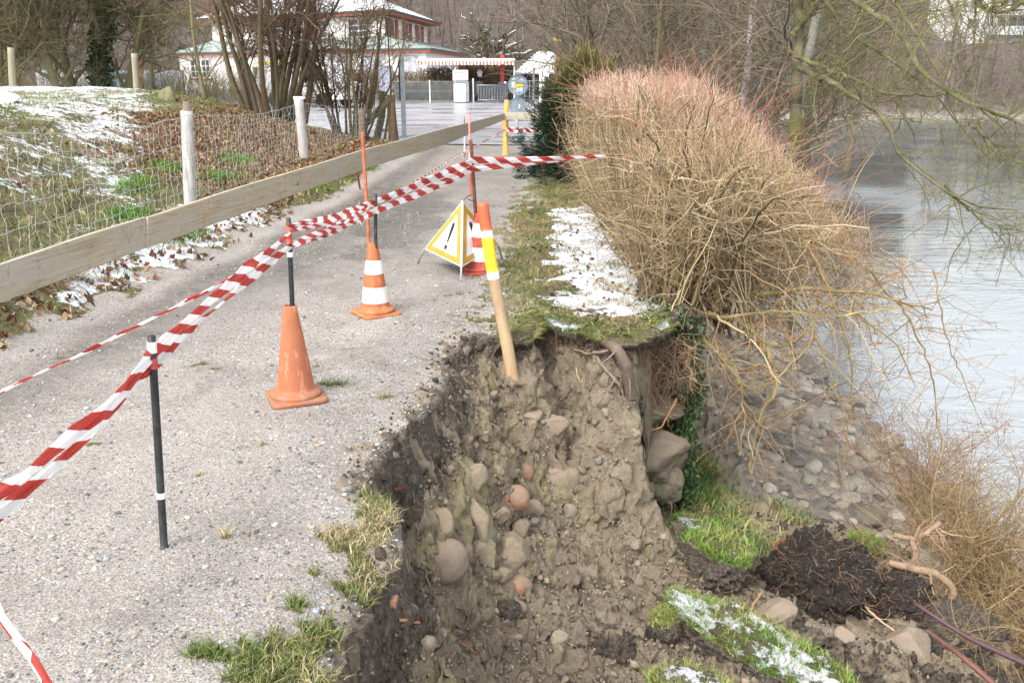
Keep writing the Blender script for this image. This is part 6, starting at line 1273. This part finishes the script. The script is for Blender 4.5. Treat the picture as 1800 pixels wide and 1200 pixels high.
def yard_fence():
    t = empty('yard_fence', (PX(680, Yf), Yf, 0), 'low wire fence with pale steel posts along the back of the car park', 'fence')
    for px in (600, 650, 756, 832): tubeobj('post', [(PX(px, Yf), Yf, 0), (PX(px, Yf), Yf, 1.16 if px > 800 else 1.08)], .028 if px < 800 else .04, M_whitep, t, 8)
    T = Tubes(); xs = np.arange(PX(545, Yf), PX(832, Yf), .075)
    for s_ in (-1, 1):
        a = np.c_[xs, np.full(len(xs), Yf + .02 * s_), np.full(len(xs), .05)]; b = a + [s_ * .55, 0, .97]; T.add(np.stack([a, b], 1), .0045, (1, 1, 1), 3)
    for z in (.05, .55, 1.02): T.add(np.array([[(xs[0], Yf, z), (xs[-1], Yf, z)]], float), .008, (1, 1, 1), 3)
    link('wire_mesh', T.mesh('wire_mesh'), M_wire, t)
    boxobj('kerb', xs[0], PX(832, Yf), Yf + .05, Yf + .25, 0, .09, plain('kerb_stone', (.20, .19, .18)), t)
yard_fence()
def gate():
    t = empty('garden_gate', (PX(858, Yf), Yf - .1, 0), 'low galvanised bar gate under the red and white awning', 'gate'); x0, x1 = PX(839, Yf), PX(880, Yf); Y = Yf - .1
    for nm, p in (('frame', [(x0, Y, .12), (x0, Y, .84), (x1, Y, .84), (x1, Y, .12), (x0, Y, .12)]),): tubeobj('frame', smoothline(p, 40) if 0 else p, .022, M_steel, t, 8)
    for k in range(14): x = x0 + (x1 - x0) * (k + 1) / 15; tubeobj('bar', [(x, Y, .12), (x, Y, .84)], .009, M_steel, t, 6)
gate()
def striped(name, a, b, per):
    m = N(name); s = m.n('ShaderNodeSeparateXYZ'); m.l(m.pos, s.inputs[0]); q = m.math('FRACT', m.math('DIVIDE', s.outputs[0], per)); return m.fin(m.mix(m.math('GREATER_THAN', q, .5), a, b), .8)
def awning(x0, x1, Y, zt, drop, label, dep=3.0, posts=()):
    t = empty('striped_awning', ((x0 + x1) / 2, Y, zt), label, 'awning', 'striped awnings'); ms = striped('awning_stripe', (.80, .76, .70), (.42, .14, .09), .17 if x1 - x0 > 3 else .13)
    boxobj('front_rail', x0, x1, Y - .03, Y + .05, zt - .02, zt + .10, M_whitep, t)
    bm = bmesh.new(); n = int((x1 - x0) / .1); r = [[], []]
    for i in range(n + 1):
        x = x0 + (x1 - x0) * i / n; r[0].append(bm.verts.new((x, Y - .035, zt - .02))); r[1].append(bm.verts.new((x, Y - .04, zt - drop - .05 * abs(math.sin(i * .9)))))
    for i in range(n): bm.faces.new((r[0][i], r[0][i + 1], r[1][i + 1], r[1][i]))
    o = bmobj('valance', bm, ms, t, smooth=False); so_ = o.modifiers.new('s', 'SOLIDIFY'); so_.thickness = .006
    bm = bmesh.new(); v = [bm.verts.new(p) for p in ((x0, Y, zt + .11), (x1, Y, zt + .11), (x1, Y + dep, zt + .14), (x0, Y + dep, zt + .14))]; bm.faces.new(v); o = bmobj('canopy', bm, ms, t, smooth=False); o.modifiers.new('s', 'SOLIDIFY').thickness = .008
    for x in posts: tubeobj('post', [(x, Y + .1, 0), (x, Y + .1, zt)], .03, M_whitep, t, 8)
zA = W(800, 105, 47)[2]
awning(PX(732, 47, 2), PX(905, 47, 2), 47.2, zA - .05, .17, 'long red and white striped awning over the garden gate', 3, (PX(800, 47, 1), PX(904, 47, 1)))
awning(PX(950, 48, 2), PX(985, 48, 2), 48.2, zA - .25, .22, 'short red and white striped awning beside the red pillar', 2, (PX(951, 48, 1),))
def cabinet():
    Y = 46.5; x0, x1 = PX(796, Y, 1), PX(822, Y, 1); t = empty('white_cabinet', ((x0 + x1) / 2, Y, 0), 'white box shaped dispenser with display case on top at the wire fence', 'cabinet'); mw = plain('cabinet_white', (.74, .75, .76), .45, .05, 3)
    boxobj('lower_box', x0 + .03, x1 - .09, Y, Y + .45, .05, .92, mw, t, bev=.02); boxobj('side_panel', x1 - .085, x1 + .05, Y + .05, Y + .5, .05, 1.0, plain('grey_panel', (.30, .30, .30)), t)
    boxobj('ledge', x0, x1 + .03, Y + .02, Y + .45, .96, 1.02, M_steel, t); c = boxobj('display_case', x0, x1 + .02, Y - .02, Y + .45, 1.06, 1.56, mw, t, bev=.02)
    boxobj('window', x0 + .06, x0 + .48, Y - .026, Y - .0205, 1.12, 1.34, plain('case_glass', (.66, .70, .72), .2), c); boxobj('window', x0 + .50, x1 - .04, Y - .026, Y - .0205, 1.12, 1.34, plain('case_glass', (.58, .64, .66), .2), c)
    for k, (w_, h_) in enumerate(((.05, .07), (.03, .06), (.06, .06), (.03, .06), (.05, .06), (.04, .06), (.06, .06), (.03, .06))): x = x0 + .13 + k * .062; boxobj('letter', x, x + w_ * .8, Y - .026, Y - .0205, 1.41, 1.41 + h_, plain('faded_red_ink', (.42, .12, .12)), c)
    for k in range(9): x = x0 + .08 + (k * .37 % 1) * .45; z = .45 + (k * .53 % 1) * .25; boxobj('scuff', x, x + .05, Y - .004, Y - .0015, z, z + .015, plain('grey_mark', (.35, .35, .37)), t)
cabinet()
def chalkboard():
    Y = 45.8; x0, x1 = PX(876, Y, .5), PX(893, Y, .5); t = empty('chalkboard', ((x0 + x1) / 2, Y, 0), 'dark standing chalkboard with faint writing at the garden gate', 'sign'); M = Matrix.Translation((0, Y, 0)) @ Matrix.Rotation(R(-8), 4, 'X'); b = boxobj('board', x0, x1, 0, .03, .05, 1.02, plain('slate', (.045, .05, .065), .6), t, M); boxobj('paper', x0 + .28, x0 + .38, -.006, -.002, .95, 1.03, M_whitep, b, M)
    rg = np.random.default_rng(3)
    for r_ in range(6):
        x = x0 + .08
        while x < x1 - .1: w_ = rg.uniform(.02, .07); boxobj('chalk_mark', x, x + w_, -.004, -.0015, .2 + r_ * .12, .215 + r_ * .12, plain('chalk', (.30, .31, .35)), b, M); x += w_ + rg.uniform(.03, .1)
    boxobj('foot', x0, x0 + .03, .25, .3, 0, .8, M_black, t)
chalkboard()
def lantern():
    Y = 48; x = PX(843, Y, 1.4); t = empty('garden_lantern', (x, Y, 0), 'small pale lantern on a dark post behind the garden gate', 'lantern'); tubeobj('post', [(x, Y, 0), (x, Y, 1.22)], .03, M_black, t, 8); bm = bmesh.new(); lathe(bm, [(.01, 1.2), (.10, 1.24), (.15, 1.46), (.16, 1.47), (.04, 1.58), (.0, 1.6)], 6, (x, Y, 0)); bmobj('lamp_head', bm, plain('lantern_glass', (.62, .60, .62), .3), t, smooth=False)
lantern()
x = PX(883, 48.5, 1); tag(boxobj('red_post', x - .1, x + .1, 48.5, 48.7, 0, 2.3, plain('bright_red', (.55, .05, .03), .5, .1, 3)), 'bright red square post under the long striped awning', 'post')
x = PX(981, 47, 2); t = empty('red_pillar', (x, 47.5, 0), 'tall red pillar topped by a yellow sign beside the short awning', 'pillar'); tubeobj('shaft', [(x, 47.5, 0), (x, 47.5, 2.9)], .11, M_shut, t); boxobj('yellow_sign', x - .2, x + .28, 47.4, 47.52, 2.92, 3.16, M_yel, t, bev=.03)
def hut():
    t = empty('garden_hut', (PX(945, 52), 53, 0), 'small garden hut with snow dusted tiled roof and dark open front', 'hut'); Y = 51.5; x0, x1 = PX(905, Y, 1), PX(985, Y, 1); 
    boxobj('wall', x0 + .2, x1 - .1, Y + 1, Y + 3, 0, 1.55, plain('navy_wall', (.04, .05, .09), .7), t)
    mr = mat_roof('snowy_tiles', (.30, .12, .09), (.40, .2, .15), .42); bm = bmesh.new(); v = [bm.verts.new(p) for p in ((x0, Y, 1.42), (x1, Y, 1.42), (x1 - .2, Y + 2.6, 2.55), (x0 + 1.35, Y + 2.6, 2.55))]; bm.faces.new(v); bm.faces.new((v[0], v[3], bm.verts.new((x0 + .1, Y + 4, 1.42)))); o = bmobj('roof', bm, mr, t, smooth=False); o.modifiers.new('s', 'SOLIDIFY').thickness = .08
    for k in range(9): z = 1.46 + k * .125; y = Y + k * .288 - .02; xa = x0 + k * .15; tubeobj('tile_row', [(xa, y, z + .03), (x1 - k * .02, y, z + .03)], .022, mr, t, 6)
    for x in (x0 + .15, x1 - .1): tubeobj('post', [(x, Y + .1, 0), (x, Y + .1, 1.42)], .035, M_steel, t, 6)
hut()
Y = 46.6; x0, x1 = PX(948, Y, 1), PX(965, Y, 1); t = empty('notice_board', ((x0 + x1) / 2, Y, 0), 'white upright notice board on two pale legs by the hut', 'notice board'); boxobj('panel', x0, x1, Y, Y + .05, .68, 1.72, plain('board_white', (.70, .76, .77), .5, .06, 3), t)
for x in (x0 + .03, x1 - .03): boxobj('leg', x - .025, x + .025, Y + .055, Y + .1, 0, .7, M_whitep, t)
def railing():
    t = empty('yard_railing', (PX(935, 49), 49, 0), 'pale metal railing in front of the garden hut', 'railing'); x0, x1 = PX(905, 49, .6), PX(948, 49, .6)
    for z in (.25, .75, 1.02): tubeobj('rail', [(x0, 49, z), (x1, 49, z)], .022, M_steel, t, 6)
    for k in range(6): x = x0 + (x1 - x0) * k / 5; tubeobj('post', [(x, 49, 0), (x, 49, 1.04)], .022, M_steel, t, 6)
railing()
x = PX(938, 44, .8); t = empty('hanging_pole', (x, 44, 0), 'short grey timber post standing in the yard before the hut', 'post'); tubeobj('shaft', [(x, 44, .0), (x, 44, 1.68)], .05, wood('grey_timber', (.15, .13, .10), (.24, .21, .17)), t, 8)
# ------------------------------------------------------------ round signs, steel post, meter cabinet, timber pieces
def round_signs():
    b = G(908, 252); t = empty('round_sign_post', (b[0], b[1], 0), 'steel post with two round traffic signs seen from the grey back, one above the other', 'sign'); Y = b[1]
    tubeobj('post', [(b[0], Y, 0), (b[0], Y, 1.48)], .030, M_steel, t, 12); tubeobj('yellow_band', [(b[0], Y, .56), (b[0], Y, .64)], .033, M_yel, t, 12); mb_ = plain('sign_back', (.25, .30, .36), .45, .1, 6, .1, .3)
    for px, py, rp in ((910.5, 150, 17.5), (910.5, 187, 15.8)):
        c = W(px, py, Y - .05); r = rp * (Y * CP) / F; M = Matrix.Translation(Vector(c)) @ Matrix.Rotation(R(90), 4, 'X'); bm = bmesh.new()
        lathe(bm, [(.0001, 0), (r * .92, 0), (r * .94, .022), (r, .022), (r, -.004), (.0001, -.004)], 48); bmesh.ops.transform(bm, matrix=M, verts=bm.verts[:]); bmesh.ops.recalc_face_normals(bm, faces=bm.faces); o = bmobj('round_sign', bm, mb_, t, smooth=False)
        for k in range(4): a = R(45 + k * 90) if rp > 17 else R(90 * k); q = np.array(c) + [math.cos(a) * r * .7, -.004, math.sin(a) * r * .7]; boxobj('rivet', q[0] - .007, q[0] + .007, q[1] - .005, q[1], q[2] - .007, q[2] + .007, M_black, o)
        def st(nm, dx0, dx1, dz0, dz1, mat, k=0): boxobj(nm, c[0] + dx0 * r, c[0] + dx1 * r, c[1] - .0045 - k * .001, c[1] - .0015 - k * .001, c[2] + dz0 * r, c[2] + dz1 * r, mat, o)
        if rp > 17:
            st('sticker', -.62, -.30, -.22, .30, M_whitep); st('sticker', -.40, .45, -.62, -.24, plain('pale_sticker', (.55, .62, .66))); st('sticker_print', -.36, -.14, -.55, -.30, plain('brown_print', (.25, .2, .12)), 1)
            bm = bmesh.new(); pr = [(-.5, .0), (-.3, .22), (-.12, .16), (.1, .20), (.22, .10), (.48, .12), (.40, -.16), (.1, -.12), (-.2, -.2), (-.42, -.14)]; v = [bm.verts.new((c[0] + (a + .05) * r, c[1] - .0062, c[2] + b_ * r)) for a, b_ in pr]; bm.faces.new(v[::-1]); bmobj('yellow_sticker', bm, M_yel, o, smooth=False)
            for dx in (-.45, .42):
                for k in range(3): st('letter', dx - .14 + k * .1, dx - .07 + k * .1, .50 - k * .04 * (1 if dx > 0 else -1), .62 - k * .04 * (1 if dx > 0 else -1), M_whitep)
        else:
            bm = bmesh.new(); ou, inn = [], []
            for k in range(12):
                a = R(75 - k * 15); ou.append(bm.verts.new((c[0] + r * (.06 + .20 * math.cos(a)), c[1] - .006, c[2] + r * (.0 + .24 * math.sin(a))))); inn.append(bm.verts.new((c[0] + r * (.04 + .07 * math.cos(a)), c[1] - .006, c[2] + r * (.02 + .13 * math.sin(a)))))
            for k in range(11): bm.faces.new((ou[k], ou[k + 1], inn[k + 1], inn[k]))
            bmobj('white_mark', bm, M_whitep, o, smooth=False)
round_signs()
b = G(711, 249); t = empty('steel_post', (b[0], b[1], 0), 'tall square galvanised steel post at the path end beside the brown fence post', 'post'); zt = W(707, 102, b[1])[2]; boxobj('profile', b[0] - .055, b[0] + .045, b[1], b[1] + .08, -.05, zt, M_steel, t, bev=.006); boxobj('dark_flange', b[0] - .085, b[0] - .058, b[1] - .01, b[1] + .08, zt - .95, zt - .05, M_black, t)
Y = 30; x0, x1 = PX(667, Y, .8), PX(690, Y, .8); t = empty('meter_cabinet', ((x0 + x1) / 2, Y, 0), 'narrow blue grey metal box standing on legs behind the brown fence post', 'cabinet'); mg = plain('blue_grey_metal', (.27, .31, .40), .5, .08, 3); o = boxobj('housing', x0, x1, Y, Y + .25, .62, 1.72, mg, t, bev=.01); boxobj('door', x0 + .07, x1 - .07, Y - .012, Y - .002, .68, 1.64, plain('pale_blue_grey', (.34, .37, .47), .5, .06, 3), o)
for x in (x0 + .05, x1 - .05): boxobj('leg', x - .02, x + .02, Y + .1, Y + .14, 0, .62, mg, t)
M_log = wood('mossy_log', (.13, .12, .06), (.24, .21, .12), (10, 10, 3), .9)
def log(pts, r, label, name='log', mat=None): o = tubeobj(name, smoothline(pts, 10), np.linspace(r, r * .9, 10), mat or M_log, None, 10); tag(o, label, name.replace('_', ' ')); return o
log([W(612, 248, 20.6), W(650, 210, 20.8), W(688, 172, 21)], .085, 'leaning mossy log propped against the brown fence post')
log([W(662, 245, 22), W(672, 200, 22), W(672, 160, 22)], .09, 'upright cut trunk stump with split top left of the meter box', 'cut_trunk')
log([W(697, 248, 22.2), W(692, 200, 22.2), W(689, 158, 22.2)], .06, 'leaning grey stake right behind the brown fence post', 'grey_stake', wood('grey_stake_wood', (.16, .13, .10), (.26, .22, .18)))
log([W(665, 229, 22.4), W(682, 229, 22.3)], .04, 'short horizontal timber bar between cut trunk and brown post', 'timber_bar', M_plank)
for i, (px, yt, yb, Y, r, lab) in enumerate(((19, 84, 162, 27, .10, 'grey round post standing in the snow at the far left'), (236, 94, 162, 28, .10, 'thick grey brown post standing before the blue car'))):
    b = W(px + 4, yb, Y); b[2] = hz(b[0], b[1]) - .1; log([b, W(px, yt, Y)], r, lab, 'wooden_post', wood('olive_post' + str(i), (.22, .20, .13), (.34, .31, .22)))
p = hit(296, 176, -.05); t = empty('tree_stump', p, 'small mossy tree stump on the mound at the edge of the snow', 'stump'); me = lumpmesh('stump_body', (.17, .17, .24), 4, .35, 1.8, 71, 5, .1); o = link('stump_body', me, M_log, t, False); me = lumpmesh('moss_cushion', (.13, .12, .09), 4, .3, 2, 72); o = link('moss_cushion', me, plain('moss', (.12, .19, .03), .95, .3, 20, .8), t, False); o.location = (-.2, -.05, .02)
p = hit(6, 180, 0); o = link('dark_rock', lumpmesh('dark_rock', (.26, .2, .17), 4, .2, 1.6, 73, 8, .05), rockmat('dark_snowy_stone', (.03, .03, .03), (.07, .065, .06), (.85, .87, .9), 1.0)); o.location = tuple(p); tag(o, 'dark rock capped with snow at the left edge of the picture', 'rock')
# ------------------------------------------------------------ walls and vehicles beyond the meadow
M_ww = plain('whitewashed_wall', (.55, .53, .56), .8, .1, 1.5)
t = empty('garden_wall', (PX(115, 62), 62, 0), 'low white garden wall seen between the trees at the far left', 'wall'); boxobj('wall_body', PX(65, 62, .7), PX(165, 62, .7), 62, 62.3, -.3, 1.55, M_ww, t); boxobj('coping', PX(64, 62, .7), PX(166, 62, .7), 61.93, 62.37, 1.553, 1.68, plain('dark_coping', (.12, .12, .12)), t)
t = empty('grey_wall', (PX(290, 66), 66, 0), 'long low grey wall between the blue car and the white house', 'wall'); boxobj('wall_body', PX(255, 66, .7), PX(322, 66, .7), 66, 66.3, -.3, 1.5, plain('grey_panel_wall', (.38, .37, .42), .8, .1, 1.5), t)
def car(cx, cy, rz, col, label, name='parked_car', van=False):
    t = empty(name, (cx, cy, 0), label, 'car' if not van else 'van', None, rz); mp = plain('paint_' + name + str(int(cy)), col, .3, .04, 2, .02); L = 4.2 if not van else 4.8
    if van: prof = [(-2.4, .35), (-2.4, 1.0), (-2.35, 1.75), (-2.2, 1.95), (.9, 1.98), (1.25, 1.85), (1.8, 1.12), (2.35, .95), (2.42, .6), (2.4, .35)]; gl = [(.15, 1.12), (.15, 1.78), (1.1, 1.78), (1.62, 1.14)]
    else: prof = [(-2.1, .35), (-2.12, .75), (-2.0, .98), (-1.75, 1.02), (-1.25, 1.42), (-.3, 1.50), (.35, 1.45), (1.05, 1.02), (1.9, .86), (2.08, .65), (2.08, .35)]; gl = [(-1.55, 1.03), (-1.18, 1.36), (.3, 1.38), (.85, 1.04)]
    def ext(pr, w0, nm, mat, taper=.0):
        bm = bmesh.new(); a = [bm.verts.new((x, -w0 + taper * max(0, z - 1), z)) for x, z in pr]; b = [bm.verts.new((x, w0 - taper * max(0, z - 1), z)) for x, z in pr]; bm.faces.new(a); bm.faces.new(b[::-1])
        for i in range(len(pr)): bm.faces.new((a[i], b[i], b[(i + 1) % len(pr)], a[(i + 1) % len(pr)]))
        bmesh.ops.recalc_face_normals(bm, faces=bm.faces); return bevel(bmobj(nm, bm, mat, t, smooth=False, world=False), .05, 3)
    ext(prof, .85, 'body', mp, .25); ext(gl, .862, 'side_window', M_glass, .25)
    for x in (-1.35, 1.35):
        for y in (-.8, .8):
            bm = bmesh.new(); lathe(bm, [(.001, -.1), (.2, -.1), (.31, -.09), (.33, 0), (.31, .09), (.2, .1), (.001, .1)], 20); bmesh.ops.rotate(bm, cent=(0, 0, 0), matrix=Matrix.Rotation(R(90), 3, 'X'), verts=bm.verts[:]); o = bmobj('wheel', bm, M_black, t, world=False); o.location = (x, y, .33)
    return t
t = car(PX(236, 56), 56, R(8), (.28, .42, .60), 'light blue parked car behind the thick post in the snow'); o = boxobj('orange_marker', PX(246, 52, 1.5), PX(250, 52, 1.5), 52, 52.1, 0, 2.1, plain('marker_orange', (.62, .14, .05))); tag(o, 'narrow orange marker board behind the thick post', 'marker')
t = car(PX(547, 42), 42, R(-28), (.78, .78, .78), 'white van with yellow roof stripe half hidden behind the multi stemmed bush', 'white_van', True); boxobj('yellow_stripe', -2.3, .9, -.78, -.72, 1.84, 1.93, M_yel, None).parent = t
# ------------------------------------------------------------ gnarled plane tree and far building
def plane_tree():
    rg = np.random.default_rng(91); Y = 56; b = np.array([PX(868, Y), Y, 0.]); t = empty('pollarded_tree', b, 'gnarled pollarded tree with snow lying on its crooked limbs behind the awning', 'tree'); T = Tubes(); Sn = Tubes(); Ps = []
    trunk = smoothline([b, b + [.05, 0, 1.5], b + [0, 0, 2.5]], 10); T.add(trunk[None], np.linspace(.42, .33, 10)[None], (.13, .11, .08), 10)
    for k in range(15):
        a = rg.uniform(0, 6.28) if k > 5 else k * 1.05; L = rg.uniform(1.8, 3.4); d = np.array([math.cos(a), .6 * math.sin(a), .30]); P = [trunk[-1] - [0, 0, .5 * rg.random()]]
        for j in range(9): d = unit(d + rg.normal(size=3) * .34 + [0, 0, .03]); P.append(P[-1] + d * L / 9)
        Ps.append(P)
    P = np.array(Ps); Rr = .14 * np.linspace(1, .5, 10)[None] * np.ones((15, 1)); T.add(P, Rr, jcol((.12, .10, .075), 15), 7); link('trunk', T.mesh('trunk'), M_bark, t)
    T = Tubes(); P1, R1 = grow(P, Rr, 80, (.4, 1.1), .7, (0, 0, .25), 7, .3, .34, .6, 9, .5, rg=rg); T.add(P1, R1, jcol((.13, .11, .08), 80), 5); P2, R2 = grow(P1, R1, 340, (.15, .5), .7, (0, 0, .3), 4, .3, .3, .6, .03, .5, rg=rg); T.add(P2, R2, jcol((.14, .12, .09), 340), 4); link('crown', T.mesh('crown'), M_bark, t)
    for (A_, B_) in ((P, Rr), (P1, R1)):
        k = rg.random(len(A_)) < .6; s_ = slice(2, None); Sn.add(A_[k][:, s_] + np.array([0, 0, 1]) * (B_[k][:, s_, None] * .8), B_[k][:, s_] * .42, (.86, .88, .92), 5)
    link('snow', Sn.mesh('snow'), mat_vcol('snow_on_limbs', .7, 0, 20, .05), t)
plane_tree()
def apartments():
    b = W(1745, 58, 108); z0 = b[2] - .3; t = empty('apartment_block', (b[0], 108, z0), 'white apartment block with balconies on the far bank at the upper right', 'building'); mw = plain('apartment_white', (.74, .75, .74), .7, .05, .6); x0, x1 = W(1700, 20, 108)[0], W(1900, 20, 108)[0]
    boxobj('wall', x0, x1, 109, 118, z0 - 3, z0 + 12, mw, t); M_ap = plain('dark_opening', (.10, .10, .12), .5)
    for f in range(4):
        z = z0 + f * 2.1
        boxobj('balcony', x0 + 3.0, x1, 107.4, 108.95, z + .05, z + 1.0, plain('balcony_front', (.62, .68, .68), .5, .06, 2), t)
        for k in range(5): x = x0 + 3.2 + k * 2.2; w_ = boxobj('window', x, x + 1.7, 108.93, 108.99, z + 1.05, z + 2.0, M_ap, t); boxobj('frame', x + .8, x + .9, 108.89, 108.925, z + 1.05, z + 2.0, M_frame, w_)
        boxobj('window', x0 + .8, x0 + 2.0, 108.93, 108.99, z + .9, z + 1.8, M_ap, t)
    for k in range(3): boxobj('pier', x0 + 2.8 + k * 5, x0 + 3.2 + k * 5, 107.2, 107.39, z0, z0 + 9, mw, t)
apartments()
for o in list(bpy.data.objects):
    if o.type == 'MESH' and o.name.startswith('x'): pass
